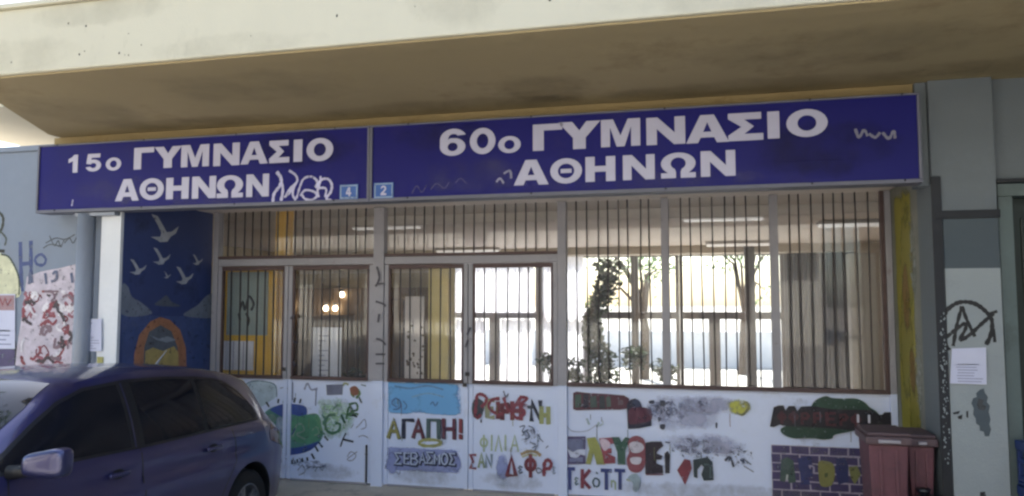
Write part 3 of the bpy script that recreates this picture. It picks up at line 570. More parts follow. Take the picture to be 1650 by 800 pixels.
def plate(ch, label, a, b):
    (x0, z0), (x1, z1) = a, b
    t = thing('number_plate', label, 'number plate', ((x0+x1)/2, 6.26, z0), 'house number plates on the signs')
    B('plate', x0, x1, 6.258, 6.2665, z0, z1, M['plate_blue'], t, .002)
    e = .012
    for q in ((x0+.006, x1-.006, z0+.006, z0+.006+e), (x0+.006, x1-.006, z1-.006-e, z1-.006), (x0+.006, x0+.006+e, z0+.02, z1-.02), (x1-.006-e, x1-.006, z0+.02, z1-.02)):
        B('border_line', q[0], q[1], 6.2565, 6.2585, q[2], q[3], M['plate_line'], t, 0)
    xm, zm, h = (x0+x1)/2, (z0+z1)/2, (z1-z0)*.3
    glyph(ch, xm-h*.62, xm+h*.62, zm-h, zm+h, 6.2578, M['sign_white'], t, name='numeral', thick=.003)
plate('4', 'small blue plate with the number 4 on the left sign', (-3.144, 2.834), (-2.966, 2.966))
plate('2', 'small blue plate with the number 2 on the right sign', (-2.816, 2.829), (-2.631, 2.97))

# ------------------------------------------------------------------ entrance screen and gate leaves
random.seed(2)
YG = 7.75
bar_cache = {}
def bar(x, z0, z1, parent, y=YG-.028):
    h = round(z1-z0, 3)
    if h not in bar_cache:
        mb = MB().box(-.0068, .0068, -.0068, .0068, 0, h); me0 = mb.build('bar', M['bar'], None, .002); bar_cache[h] = me0.data; bpy.data.objects.remove(me0)
    o = bpy.data.objects.new('bar', bar_cache[h]); COL.objects.link(o); o.parent = parent; o.matrix_parent_inverse = root_inv(parent)
    o.location = (x+random.uniform(-.006, .006), y, z0); o.rotation_euler = (0, random.uniform(-.010, .010), 0); return o
scr = thing('entrance_screen', 'fixed grey steel screen with barred openings around the school gates', 'gate screen', (-1.9, 7.77, 0))
for x0, x1 in ((-5.425, -5.36), (-3.462, -3.338), (-1.455, -1.365), (1.60, 1.655)):
    B('screen_post', x0, x1, 7.70, 7.80, 1.10, 2.95, M['gate_grey'], scr, .006); B('post_foot', x0, x1, 7.705, 7.80, 0, 1.098, M['panel'], scr, .004)
for x0, x1 in ((-5.36, -3.462), (-3.338, -1.455)):
    B('transom', x0, x1, 7.715, 7.795, 2.335, 2.415, M['gate_grey'], scr, .006)
    B('transom_rail', x0+.002, x1-.002, 7.70, 7.745, 2.418, 2.447, M['rust_rail'], scr)
    n = round((x1-x0)/.108)
    for i in range(1, n): bar(x0+(x1-x0)*i/n, 2.45, 2.948, scr)
    B('pane', x0+.001, x1-.001, 7.770, 7.775, 2.417, 2.95, M['veiled_glass'], scr, 0)
for xc in (-.385, .632): B('mullion', xc-.038, xc+.038, 7.705, 7.79, 1.13, 2.95, M['gate_grey'], scr, .005)
B('grille_stile', 1.56, 1.598, 7.702, 7.76, 1.13, 2.95, M['rust_rail'], scr)
for x0, x1 in ((-1.365, -.423), (-.347, .594), (.670, 1.56)):
    n = 9
    for i in range(1, n): bar(x0+(x1-x0)*i/n, 1.135, 2.948, scr)
    B('pane', x0+.001, x1-.001, 7.770, 7.775, 1.13, 2.95, M['veiled_glass'], scr, 0)
B('sill_rail', -1.363, 1.60, 7.70, 7.76, 1.092, 1.13, M['rust_rail'], scr)
fixed_panel = MB().box(-1.363, 1.60, YG, YG+.03, .03, 1.09).build('lower_panel', M['panel'], scr, bevel=.002)
B('sill_rail', -1.363, 1.60, 7.735, 7.79, 0, .03, M['gate_grey'], scr)
LEAVES = []
for x0, x1, lab in ((-5.357, -4.478, 'barred grey gate leaf by the navy mural, green outlined cloud painted below'),
                    (-4.470, -3.466, 'barred grey gate leaf painted with a blue and green globe and green letters'),
                    (-3.334, -2.404, 'barred gate leaf with pale blue patch and painted ΑΓΑΠΗ! and ΣΕΒΑΣΜΟΣ'),
                    (-2.396, -1.459, 'barred gate leaf with red scribbled letters and a painted red Δ and Φ')):
    t = thing('gate_leaf', lab, 'gate', ((x0+x1)/2, 7.77, 0), 'barred gate leaves of the entrance')
    for a_, b_ in ((x0, x0+.045), (x1-.045, x1)): B('stile', a_, b_, 7.715, 7.79, 1.092, 2.33, M['gate_grey'], t, .004); B('lower_stile', a_+.001, b_-.001, 7.738, 7.79, .02, 1.09, M['panel'], t, .002)
    B('top_rail', x0+.047, x1-.047, 7.712, 7.785, 2.285, 2.33, M['rust_rail'], t); B('middle_rail', x0+.047, x1-.047, 7.70, 7.76, 1.092, 1.128, M['rust_rail'], t)
    B('inner_stile', x0+.047, x0+.068, 7.712, 7.75, 1.13, 2.283, M['rust_rail'], t); B('inner_stile', x1-.068, x1-.047, 7.712, 7.75, 1.13, 2.283, M['rust_rail'], t)
    n = round((x1-x0-.136)/.108)
    for i in range(1, n): bar(x0+.068+(x1-x0-.136)*i/n, 1.13, 2.283, t)
    B('pane', x0+.07, x1-.07, 7.770, 7.775, 1.13, 2.283, M['veiled_glass'], t, 0)
    MB().box(x0+.046, x1-.046, YG, YG+.028, .022, 1.09).build('lower_panel', M['panel'], t, bevel=.002)
    B('bottom_rail', x0+.046, x1-.046, 7.742, 7.79, .004, .021, M['gate_grey'], t)
    LEAVES.append((x0, x1, t))
B('handle', -2.425, -2.38, 7.70, 7.714, 1.17, 1.21, M['bar'], LEAVES[2][2]); B('lock_box', -2.45, -2.406, 7.695, 7.714, 1.06, 1.1, M['bar'], LEAVES[2][2])
B('drop_bolt', -3.53, -3.515, 7.715, 7.74, .03, .42, M['bar'], LEAVES[1][2]); B('lock_box', -4.53, -4.485, 7.70, 7.714, 1.18, 1.22, M['bar'], LEAVES[0][2])
def own(pts):
    u = sum(p[0] for p in pts)/len(pts)
    for x0, x1, t in LEAVES:
        if u < x1+.004: return t
    return scr
def gr(pts, wd, col, smooth=True, name='painted_stroke', closed=False): return ribbon(name, pts, wd, 'G', paint(col), own(pts), smooth, closed)
def gb(pts, col, smooth=True, name='painted_shape'): return blob(name, pts, 'G', paint(col), own(pts), smooth)
def gl(ch, a, b, wd, col): return letter(ch, a[0], a[1], b[0], b[1], wd, 'G', col, own([a, b]))
SPR = {k: spray_mat('spray_'+k, c, s, lo, hi, amt) for k, c, s, lo, hi, amt in (('blue', '#6fa8d8', 5, .2, .45, .95), ('lilac', '#8f97c4', 6, .25, .5, .85), ('grey', '#6a6f86', 18, .46, .62, .75),
       ('haze', '#a9a9bf', 5, .25, .6, .6), ('green', '#9cc08a', 7, .3, .6, .6), ('yellow', '#b9b84a', 8, .3, .5, .9), ('dark', '#3c4052', 22, .5, .6, .85))}
def gs(c, ru, rv, k, flat=False, rot=0): return smudge('paint_smudge', c, ru, rv, 'G', SPR[k], own([c]), flat=flat, rot=rot)

# leaf 1 and 2: cloud outline, globe with lashes, green letters
gb([(-5.023, 0.878), (-4.995, 1.016), (-4.872, 1.059), (-4.718, 1.05), (-4.625, 1.011), (-4.607, 0.903), (-4.682, 0.847), (-4.803, 0.776), (-4.942, 0.771)], '#b3c4cf'); gr([(-5.023, 0.878), (-4.995, 1.016), (-4.872, 1.059), (-4.718, 1.05), (-4.625, 1.011), (-4.607, 0.89)], .012, '#5f7f8a')
gb([(-4.799, 0.613), (-4.77, 0.696), (-4.68, 0.766), (-4.559, 0.804), (-4.423, 0.815), (-4.258, 0.793), (-4.248, 0.687), (-4.122, 0.718), (-4.076, 0.64), (-4.037, 0.509), (-4.101, 0.401), (-4.232, 0.315), (-4.411, 0.274), (-4.591, 0.279), (-4.633, 0.405), (-4.658, 0.511)], '#4a9a8c', name='globe')
gb([(-4.68, 0.753), (-4.559, 0.81), (-4.408, 0.822), (-4.25, 0.793), (-4.255, 0.686), (-4.421, 0.707), (-4.526, 0.677), (-4.648, 0.727)], '#2c5cc0'); gb([(-4.634, 0.458), (-4.549, 0.381), (-4.412, 0.347), (-4.234, 0.382), (-4.087, 0.428), (-4.188, 0.331), (-4.381, 0.276), (-4.591, 0.279)], '#2850b0'); gb([(-4.404, 0.654), (-4.226, 0.714), (-4.108, 0.718), (-4.061, 0.614), (-4.059, 0.482), (-4.19, 0.41), (-4.369, 0.416), (-4.461, 0.519)], '#48a878')
gb([(-4.723, 0.67), (-4.648, 0.7), (-4.601, 0.647), (-4.66, 0.591), (-4.689, 0.537)], '#7fae9a'); gb([(-4.601, 0.647), (-4.556, 0.676), (-4.494, 0.624), (-4.476, 0.491), (-4.534, 0.409), (-4.597, 0.5)], '#9db6d2')
gr([(-4.586, 0.661), (-4.553, 0.555), (-4.478, 0.598), (-4.446, 0.492)], .022, '#b4c6dc'); gr([(-4.4, 0.468), (-4.358, 0.589), (-4.298, 0.605), (-4.267, 0.539), (-4.356, 0.496), (-4.25, 0.447)], .018, '#8fb39c'); gr([(-4.536, 0.489), (-4.477, 0.531), (-4.416, 0.494), (-4.372, 0.562)], .016, '#274a94'); gr([(-4.171, 0.543), (-4.12, 0.585), (-4.089, 0.52), (-4.147, 0.491)], .016, '#86b48f')
for pts in ([(-4.845, 0.639), (-4.816, 0.694)], [(-4.81, 0.735), (-4.77, 0.689)], [(-4.735, 0.832), (-4.696, 0.779)], [(-4.59, 0.823), (-4.583, 0.87)], [(-4.522, 0.825), (-4.515, 0.879)], [(-4.461, 0.834), (-4.447, 0.881)], [(-4.394, 0.836), (-4.38, 0.89)], [(-4.326, 0.831), (-4.312, 0.878)], [(-4.087, 0.421), (-4.042, 0.37)], [(-4.13, 0.379), (-4.092, 0.322)], [(-4.173, 0.298), (-4.135, 0.241)], [(-4.022, 0.49), (-3.977, 0.445)],
            [(-4.583, 0.233), (-4.582, 0.186)], [(-4.522, 0.229), (-4.521, 0.182)], [(-4.462, 0.225), (-4.461, 0.179)], [(-4.402, 0.221), (-4.401, 0.175)], [(-4.342, 0.231), (-4.334, 0.192)], [(-4.283, 0.247), (-4.274, 0.201)], [(-4.224, 0.256), (-4.215, 0.217)]): gr(pts, .022, '#20262e', False)
for pts in ([(-4.591, 0.246), (-4.559, 0.194)], [(-4.492, 0.244), (-4.439, 0.193)], [(-4.32, 0.245), (-4.275, 0.208)], [(-4.395, 0.242), (-4.364, 0.19)]): gr(pts, .010, '#5a6070')
gs((-3.901, 0.699), .30, .32, 'green', rot=.6)
gr([(-3.895, 0.725), (-3.975, 0.709), (-4.01, 0.642), (-4.001, 0.563), (-3.935, 0.526), (-3.855, 0.555), (-3.842, 0.622), (-3.9, 0.633)], .03, '#3c7d5a'); gr([(-3.829, 0.727), (-3.784, 0.637)], .028, '#2f6d50'); gr([(-3.77, 0.677), (-3.736, 0.809), (-3.685, 0.759), (-3.756, 0.73), (-3.655, 0.72)], .026, '#3c7a4c'); gr([(-3.744, 0.836), (-3.657, 0.851), (-3.642, 0.786), (-3.714, 0.758), (-3.627, 0.734)], .024, '#4a8452')
gr([(-3.68, 0.916), (-3.717, 0.968), (-3.66, 1.009), (-3.616, 0.958), (-3.658, 0.904)], .024, '#6b9a4a'); gb([(-3.732, 1.007), (-3.675, 1.035), (-3.631, 1.003), (-3.637, 0.944), (-3.702, 0.936)], '#a85f3c'); gr([(-3.622, 0.918), (-3.593, 0.853)], .02, '#33473c'); gr([(-3.699, 0.732), (-3.641, 0.708)], .022, '#22303a'); gr([(-3.603, 1.05), (-3.545, 1.038)], .016, '#6a7a80')
gr([(-3.813, 1.032), (-3.791, 1.059), (-3.747, 1.046)], .02, '#a9b05a'); gr([(-3.932, 0.777), (-3.86, 0.832)], .018, '#4a8a5c'); gr([(-4.056, 0.72), (-4.018, 0.668), (-4.046, 0.614)], .018, '#3d7f6b'); gr([(-4.074, 0.534), (-4.015, 0.51)], .02, '#3f8062')
gb([(-4.011, 1.04), (-3.813, 1.051), (-3.818, 0.939), (-4.001, 0.927)], '#7d82a0', False); gr([(-4.269, 0.98), (-4.233, 1.048), (-4.187, 0.982), (-4.113, 0.997)], .02, '#9a9fb6'); gr([(-4.128, 0.984), (-4.132, 0.81)], .016, '#7d8098'); gr([(-4.414, 1.057), (-4.409, 0.862)], .012, '#7a7f94')
gr([(-3.768, 0.533), (-3.803, 0.466), (-3.83, 0.386)], .018, '#3c4258'); gr([(-3.803, 0.466), (-3.679, 0.445)], .026, '#1e2230')
for pts in ([(-3.653, 0.589), (-3.611, 0.63), (-3.554, 0.685), (-3.539, 0.607), (-3.595, 0.579)], [(-3.512, 0.751), (-3.47, 0.792), (-3.455, 0.74)], [(-3.623, 0.499), (-3.566, 0.515), (-3.508, 0.491)], [(-3.749, 0.285), (-3.707, 0.339), (-3.648, 0.303), (-3.691, 0.249), (-3.748, 0.259), (-3.635, 0.343)], [(-3.549, 0.32), (-3.421, 0.326)], [(-4.332, 0.112), (-4.274, 0.168), (-4.243, 0.104), (-4.316, 0.06)], [(-4.228, 0.131), (-4.17, 0.16)], [(-4.125, 0.11), (-4.082, 0.164), (-4.037, 0.127), (-4.023, 0.18)], [(-3.904, 0.844), (-3.859, 0.779), (-3.816, 0.807)], [(-4.564, 0.986), (-4.518, 1)], [(-4.488, 1.001), (-4.457, 0.975)], [(-3.711, 0.587), (-3.682, 0.628)]):
    gr(pts, .009, '#8b90aa')
gs((-4.185, 0.186), .38, .07, 'grey')
# strokes on the post between the two pairs of leaves
for pts in ([(-3.411, 2.309), (-3.381, 2.189), (-3.423, 2.097)], [(-3.42, 1.938), (-3.335, 1.912), (-3.306, 1.885)], [(-3.408, 1.543), (-3.344, 1.524), (-3.301, 1.479)], [(-3.412, 1.379), (-3.299, 1.381)], [(-3.411, 1.281), (-3.312, 1.283)], [(-3.376, 1.806), (-3.389, 1.714)], [(-3.402, 2.123), (-3.323, 2.129)]):
    o = ribbon('marker_stroke', pts, .022, 'G', paint('#4a4658'), scr); o.location.y -= .055
for pts in ([(-4.386, 1.79), (-4.43, 1.749)], [(-4.409, 1.506), (-4.334, 1.493)], [(-4.389, 1.29), (-4.358, 1.237)], [(-2.407, 1.592), (-2.367, 1.669)], [(-2.42, 1.465), (-2.394, 1.541)]):
    o = ribbon('marker_stroke', pts, .02, 'G', paint('#3d3a48'), own(pts)); o.location.y -= .04
# leaf 3
gs((-2.883, 0.926), .445, .175, 'blue', flat=True)
gr([(-3.188, 0.827), (-3.244, 0.864), (-3.203, 0.917), (-3.146, 0.88), (-3.159, 0.815), (-3.229, 0.8)], .014, '#3f6fae'); gr([(-3.118, 0.894), (-3.076, 0.843), (-3.103, 0.804)], .012, '#4a7ab8'); gr([(-2.813, 0.864), (-2.786, 0.891), (-2.759, 0.853), (-2.731, 0.892)], .012, '#3f6fae'); gr([(-3.218, 1.047), (-3.05, 1.025), (-2.843, 1.056), (-2.671, 1.022)], .016, '#5a93cc'); gr([(-3.021, 0.935), (-2.842, 0.979), (-2.664, 0.946)], .012, '#86b8e2')
for ch, a, b, c in (('Α', (-3.282, 0.513), (-3.165, 0.692), '#b3ac3c'), ('Γ', (-3.114, 0.52), (-3.012, 0.697), '#2c3150'), ('Α', (-3.003, 0.525), (-2.894, 0.702), '#7d2a44'), ('Π', (-2.838, 0.531), (-2.723, 0.708), '#4d6f70'), ('Η', (-2.668, 0.532), (-2.554, 0.714), '#7a2c4c'), ('!', (-2.506, 0.538), (-2.46, 0.717), '#a82c3c')):
    gl(ch, (a[0]+.012, a[1]-.006), (b[0]+.012, b[1]-.006), .034, '#2b2c44'); gl(ch, a, b, .036, c)
gr([(-2.934, 0.463), (-2.879, 0.498), (-2.756, 0.503), (-2.688, 0.48), (-2.755, 0.446), (-2.878, 0.44)], .03, '#b5b34c', closed=True)
gs((-2.891, 0.293), .45, .13, 'lilac', flat=True); gs((-3.237, 0.245), .09, .15, 'lilac'); gs((-2.538, 0.291), .09, .15, 'lilac')
for ch, a, b in (('Σ', (-3.202, 0.24), (-3.133, 0.352)), ('Ε', (-3.097, 0.245), (-3.043, 0.356)), ('Β', (-3.021, 0.243), (-2.946, 0.361)), ('Α', (-2.925, 0.26), (-2.864, 0.358)), ('Σ', (-2.849, 0.264), (-2.782, 0.375)), ('Μ', (-2.761, 0.262), (-2.707, 0.359)), ('Ο', (-2.686, 0.259), (-2.619, 0.37)), ('Σ', (-2.598, 0.263), (-2.545, 0.373))):
    gl(ch, (a[0]+.01, a[1]-.008), (b[0]+.01, b[1]-.008), .04, '#1e2c54')
    gl(ch, a, b, .016, '#b9c4dc')
gr([(-3.18, 0.158), (-3.152, 0.134), (-3.138, 0.173)], .01, '#9aa0c0')
# leaf 4
for ch, a, b, c in (('Ο', (-2.339, 0.753), (-2.26, 0.926), '#4a5460'), ('Ε', (-2.194, 0.758), (-2.135, 0.929), '#a8aa7c'), ('Ι', (-2.114, 0.761), (-2.049, 0.9), '#8c2438'), ('Ρ', (-2.036, 0.751), (-1.958, 0.891), '#7a2038'), ('Η', (-1.931, 0.754), (-1.841, 0.907), '#9a2440'), ('Ν', (-1.731, 0.749), (-1.641, 0.925), '#26304c'), ('Η', (-1.629, 0.728), (-1.559, 0.866), '#b6bc5c')):
    gl(ch, a, b, .045, c)
gb([(-2.34, 0.892), (-2.287, 0.931), (-2.234, 0.907), (-2.233, 0.819), (-2.3, 0.767), (-2.353, 0.803)], '#46505c')
for pts in ([(-2.326, 0.753), (-2.313, 0.892), (-2.3, 0.975), (-2.247, 0.983), (-2.201, 0.946), (-2.22, 0.895), (-2.26, 0.856)], [(-2.062, 0.95), (-2.141, 0.935), (-2.181, 0.871), (-2.128, 0.81), (-2.023, 0.789)], [(-2.023, 0.964), (-1.958, 0.828), (-1.841, 0.969)], [(-1.854, 0.969), (-1.776, 0.958), (-1.854, 0.882), (-1.802, 0.821), (-1.867, 0.757), (-1.932, 0.792)], [(-1.945, 0.879), (-1.867, 0.894), (-1.776, 0.884)], [(-2.313, 0.741), (-2.26, 0.781)]): gr(pts, .032, '#a32a48')
gr([(-2.023, 1.027), (-1.997, 0.965), (-1.971, 1.003)], .014, '#6a6c88'); gr([(-2.26, 0.73), (-2.26, 0.699)], .016, '#2c3040'); gr([(-1.776, 0.872), (-1.712, 0.874)], .03, '#39445a'); gr([(-1.572, 0.755), (-1.559, 0.706)], .024, '#b9bf66')
for ch, a, b in (('Φ', (-2.265, 0.417), (-2.193, 0.57)), ('Ι', (-2.166, 0.428), (-2.127, 0.573)), ('Λ', (-2.107, 0.424), (-2.042, 0.576)), ('Ι', (-2.022, 0.434), (-1.983, 0.578)), ('Α', (-1.944, 0.431), (-1.867, 0.583))): gl(ch, a, b, .018, '#b3bfa0')
for pts in ([(-1.854, 0.67), (-1.802, 0.685), (-1.828, 0.622), (-1.764, 0.649)], [(-1.828, 0.585), (-1.789, 0.636), (-1.751, 0.576), (-1.802, 0.549)], [(-1.751, 0.526), (-1.687, 0.504)], [(-1.725, 0.466), (-1.674, 0.493), (-1.7, 0.442)], [(-1.649, 0.567), (-1.61, 0.532)], [(-1.764, 0.686), (-1.712, 0.663), (-1.7, 0.615)], [(-1.585, 0.472), (-1.56, 0.498)]): gr(pts, .012, '#7c88a4')
gs((-1.738, 0.576), .16, .14, 'grey')
gl('Σ', (-2.371, 0.237), (-2.318, 0.371), .026, '#a8455c'); gl('Α', (-2.284, 0.254), (-2.225, 0.388), .024, '#a9bd90'); gl('Ν', (-2.205, 0.258), (-2.147, 0.379), .026, '#8fa8b8')
gs((-2.029, 0.267), .09, .19, 'lilac')
gr([(-1.841, 0.399), (-1.764, 0.433), (-1.687, 0.431), (-1.636, 0.396)], .03, '#c0a064'); gr([(-1.828, 0.375), (-1.751, 0.403), (-1.674, 0.394)], .018, '#b8b89a')
gl('Δ', (-1.983, 0.189), (-1.893, 0.366), .042, '#93203c'); gl('Φ', (-1.79, 0.193), (-1.694, 0.393), .036, '#8f2440'); gr([(-1.605, 0.196), (-1.598, 0.325), (-1.56, 0.357), (-1.529, 0.322), (-1.548, 0.278), (-1.592, 0.27)], .034, '#a02c48'); gl('ε', (-1.867, 0.213), (-1.828, 0.283), .016, '#76809a'); gr([(-1.662, 0.273), (-1.624, 0.25), (-1.662, 0.224), (-1.681, 0.253)], .012, '#76809a', closed=True); gl('ε', (-1.516, 0.225), (-1.491, 0.293), .012, '#98a4b8')
# fixed panel at the right: painted words, worn blocks, green cloud, painted brick wall
Q = '#6d3048'
gb([(-1.305, 1.027), (-1.268, 1.041), (-1.168, 1.031), (-1.069, 1.028), (-0.958, 1.025), (-0.8, 1.017), (-0.751, 0.988), (-0.753, 0.892), (-0.838, 0.877), (-1.083, 0.869), (-1.269, 0.857), (-1.306, 0.868)], Q, False)
for pts, c in (([(-1.287, 1.009), (-1.224, 1.017), (-1.225, 0.889), (-1.287, 0.881)], '#4a6a5e'), ([(-1.205, 1.018), (-1.149, 1.019), (-1.15, 0.891), (-1.206, 0.883)], '#3a3a52'), ([(-1.137, 0.995), (-1.075, 1.009), (-1.064, 0.894), (-1.132, 0.886)], '#506862'), ([(-1.044, 1.004), (-0.995, 1.011), (-0.984, 0.884), (-1.045, 0.883)], '#3a4450'), ([(-0.977, 0.994), (-0.934, 1.007), (-0.929, 0.904), (-0.972, 0.897)], '#557068'), ([(-0.861, 0.967), (-0.812, 0.974), (-0.807, 0.926), (-0.861, 0.919)], '#6b5a62')): gb(pts, c, False)
gb([(-0.776, 0.927), (-0.74, 0.976), (-0.691, 0.99), (-0.632, 0.932), (-0.62, 0.884), (-0.536, 0.899), (-0.538, 0.732), (-0.658, 0.704), (-0.767, 0.693)], '#2c2c4c', False); gb([(-0.753, 0.88), (-0.656, 0.907), (-0.548, 0.886), (-0.538, 0.791), (-0.658, 0.751), (-0.754, 0.748)], '#6a2048'); gb([(-0.722, 0.965), (-0.667, 0.979), (-0.632, 0.92), (-0.704, 0.905)], '#3d4a70')
gs((-0.241, 0.873), .46, .22, 'haze'); gs((-0.359, 0.881), .36, .17, 'grey'); gs((-0.008, 0.951), .4, .12, 'haze'); gs((-0.405, 0.915), .18, .16, 'dark'); gs((-0.066, 0.937), .12, .09, 'dark')
for pts in ([(-0.559, 0.97), (-0.511, 0.977), (-0.512, 0.947), (-0.554, 0.946)], [(-0.452, 0.973), (-0.405, 0.974), (-0.417, 0.92), (-0.441, 0.932)], [(-0.453, 0.89), (-0.43, 0.878), (-0.442, 0.842)], [(-0.455, 0.747), (-0.408, 0.749), (-0.42, 0.701), (-0.456, 0.711)], [(0.064, 0.784), (0.081, 0.778), (0.074, 0.731), (0.063, 0.743)], [(-0.478, 0.817), (-0.442, 0.807), (-0.467, 0.77)]): gb(pts, '#3e445a', True)
gs((0.289, 0.937), .14, .1, 'yellow'); gr([(0.312, 0.961), (0.346, 0.985), (0.368, 0.939), (0.31, 0.868), (0.254, 0.889)], .02, '#8a8a4c')
gr([(-1.17, 0.781), (-1.145, 0.721)], .02, '#a9b8bc'); gr([(-1.072, 0.7), (-1.047, 0.749)], .02, '#9fb0b4'); gr([(-1.022, 0.774), (-1.01, 0.738), (-1.047, 0.713)], .014, '#b5bfc4'); gr([(-1.382, 0.725), (-1.32, 0.654), (-1.171, 0.66), (-1.071, 0.724)], .008, '#b0b4c4')
# ΕΛΕΥΘΕΡΙΑ in block capitals
gb([(-1.389, 0.596), (-1.183, 0.605), (-1.185, 0.339), (-1.384, 0.323)], '#5d4a86', False); gb([(-1.364, 0.573), (-1.202, 0.58), (-1.203, 0.465), (-1.365, 0.445)], '#7d86b4', False); gb([(-1.371, 0.481), (-1.309, 0.448), (-1.259, 0.474), (-1.184, 0.478), (-1.185, 0.417), (-1.234, 0.427), (-1.272, 0.389), (-1.334, 0.398)], '#c4c9dc', False); gb([(-1.346, 0.385), (-1.209, 0.404), (-1.21, 0.356), (-1.347, 0.349)], '#7f88b8', False)
gb([(-1.171, 0.587), (-1.085, 0.603), (-1.048, 0.532), (-0.989, 0.342), (-1.074, 0.338), (-1.104, 0.445), (-1.136, 0.335), (-1.185, 0.339), (-1.147, 0.479)], '#aeb02e', False)
gb([(-1.048, 0.592), (-0.901, 0.61), (-0.901, 0.55), (-0.975, 0.535), (-0.963, 0.499), (-0.926, 0.501), (-0.927, 0.453), (-0.975, 0.451), (-0.891, 0.419), (-0.891, 0.359), (-1.001, 0.348)], '#ad3a54', False); gb([(-1.036, 0.581), (-0.974, 0.583), (-0.938, 0.536), (-0.987, 0.474), (-1.024, 0.509)], '#d0bcc8')
gb([(-0.925, 0.609), (-0.852, 0.612), (-0.829, 0.565), (-0.792, 0.615), (-0.744, 0.605), (-0.793, 0.483), (-0.794, 0.352), (-0.867, 0.348), (-0.872, 0.467)], '#2f6a55', False)
gb([(-0.768, 0.568), (-0.731, 0.617), (-0.671, 0.631), (-0.612, 0.598), (-0.595, 0.504), (-0.602, 0.373), (-0.639, 0.3), (-0.699, 0.279), (-0.759, 0.306), (-0.782, 0.4), (-0.757, 0.473)], '#a8465a')
gb([(-0.756, 0.544), (-0.708, 0.576), (-0.636, 0.561), (-0.613, 0.515), (-0.661, 0.471), (-0.733, 0.474)], '#cfc8d2'); gb([(-0.746, 0.414), (-0.685, 0.428), (-0.638, 0.419), (-0.65, 0.371), (-0.686, 0.357), (-0.734, 0.367)], '#d5d0da')
gb([(-0.6, 0.569), (-0.54, 0.583), (-0.445, 0.587), (-0.428, 0.547), (-0.47, 0.509), (-0.494, 0.473), (-0.436, 0.452), (-0.448, 0.416), (-0.495, 0.414), (-0.496, 0.378), (-0.437, 0.357), (-0.432, 0.287), (-0.604, 0.272)], '#33253c', False); gr([(-0.598, 0.267), (-0.432, 0.275)], .012, '#8a3048', False)
gb([(-0.417, 0.476), (-0.388, 0.501), (-0.365, 0.467), (-0.373, 0.29), (-0.414, 0.288)], '#38303f', False); gr([(-0.41, 0.583), (-0.363, 0.579)], .016, '#6a6c80')
gs((-0.096, 0.549), .42, .11, 'grey'); gs((-0.096, 0.538), .45, .17, 'dark'); gs((0.268, 0.484), .2, .16, 'dark'); gs((-0.014, 0.576), .5, .14, 'haze')
gb([(-0.231, 0.432), (-0.179, 0.423), (-0.163, 0.348), (-0.229, 0.187), (-0.268, 0.26), (-0.302, 0.323)], '#a02a44', False)
gb([(-0.15, 0.43), (-0.017, 0.46), (0.028, 0.415), (0.037, 0.248), (-0.055, 0.237), (-0.077, 0.294), (-0.053, 0.365), (-0.075, 0.387), (-0.111, 0.339), (-0.112, 0.257), (-0.147, 0.267)], '#30444c', False); gr([(-0.052, 0.388), (0.005, 0.379), (0.003, 0.275)], .014, '#5d7a7c')
gr([(0.143, 0.432), (0.189, 0.469), (0.221, 0.378)], .024, '#4c5064'); gr([(0.302, 0.463), (0.379, 0.409)], .012, '#5e6276'); gr([(0.311, 0.394), (0.4, 0.341)], .010, '#6c7084')
# the smaller word below
for ch, a, b, c, wd in (('Τ', (-1.385, 0.093), (-1.303, 0.284), '#34479c', .034), ('Κ', (-1.218, 0.114), (-1.149, 0.274), '#a02c4c', .034), ('Τ', (-1.021, 0.113), (-0.94, 0.285), '#34489a', .036), ('Τ', (-0.887, 0.121), (-0.807, 0.292), '#34489a', .034)): gl(ch, a, b, wd, c)
gl('ε', (-1.292, 0.134), (-1.26, 0.202), .014, '#6d8a94'); gr([(-1.088, 0.205), (-1.051, 0.183), (-1.058, 0.135), (-1.094, 0.127), (-1.112, 0.168)], .018, '#4d6a78', closed=True); gr([(-1.081, 0.266), (-1.063, 0.249)], .014, '#5a7684'); gl('η', (-0.93, 0.13), (-0.893, 0.192), .014, '#a8b89a')
gb([(-0.772, 0.222), (-0.735, 0.26), (-0.687, 0.268), (-0.652, 0.228), (-0.653, 0.169), (-0.689, 0.096), (-0.725, 0.118), (-0.724, 0.177)], '#9fb0ba'); gr([(-0.784, 0.21), (-0.748, 0.2)], .02, '#b5bf9c')
# green cloud with dark red letters
gb([(0.943, 1.003), (0.987, 1.039), (1.053, 1.063), (1.106, 1.048), (1.192, 1.045), (1.308, 1.048), (1.381, 1.016), (1.422, 0.973), (1.483, 0.93), (1.502, 0.864), (1.311, 0.767), (1.124, 0.715), (1.096, 0.68), (1.02, 0.666), (0.945, 0.674), (0.859, 0.67), (0.761, 0.666), (0.674, 0.697), (0.653, 0.753), (0.775, 0.815), (0.887, 0.91)], '#22503c', name='painted_cloud')
gb([(0.554, 0.767), (0.591, 0.946), (0.636, 0.965), (0.68, 0.966), (0.696, 0.921), (0.724, 0.962), (0.779, 0.964), (0.8, 0.919), (0.833, 0.96), (0.932, 0.969), (1.103, 0.946), (1.263, 0.945), (1.442, 0.951), (1.493, 0.908), (1.524, 0.909), (1.546, 0.932), (1.598, 0.934), (1.614, 0.807), (1.52, 0.786), (1.31, 0.756), (1.098, 0.77), (0.883, 0.774), (0.676, 0.777), (0.643, 0.787), (0.587, 0.762)], '#241f2e', False, 'painted_letters')
for a, b in (((0.632, 0.81), (0.69, 0.904)), ((0.731, 0.814), (0.799, 0.907)), ((0.84, 0.806), (0.897, 0.899)), ((0.949, 0.81), (1.005, 0.903)), ((1.056, 0.803), (1.124, 0.907)), ((1.174, 0.807), (1.23, 0.899)), ((1.269, 0.805), (1.336, 0.903))):
    gl(random.choice('ΑΟΡΕΦ'), a, b, .026, '#5e1e30')
(bx0, bz1), (bx1, bz0) = (0.561, 0.601), (1.595, .035)
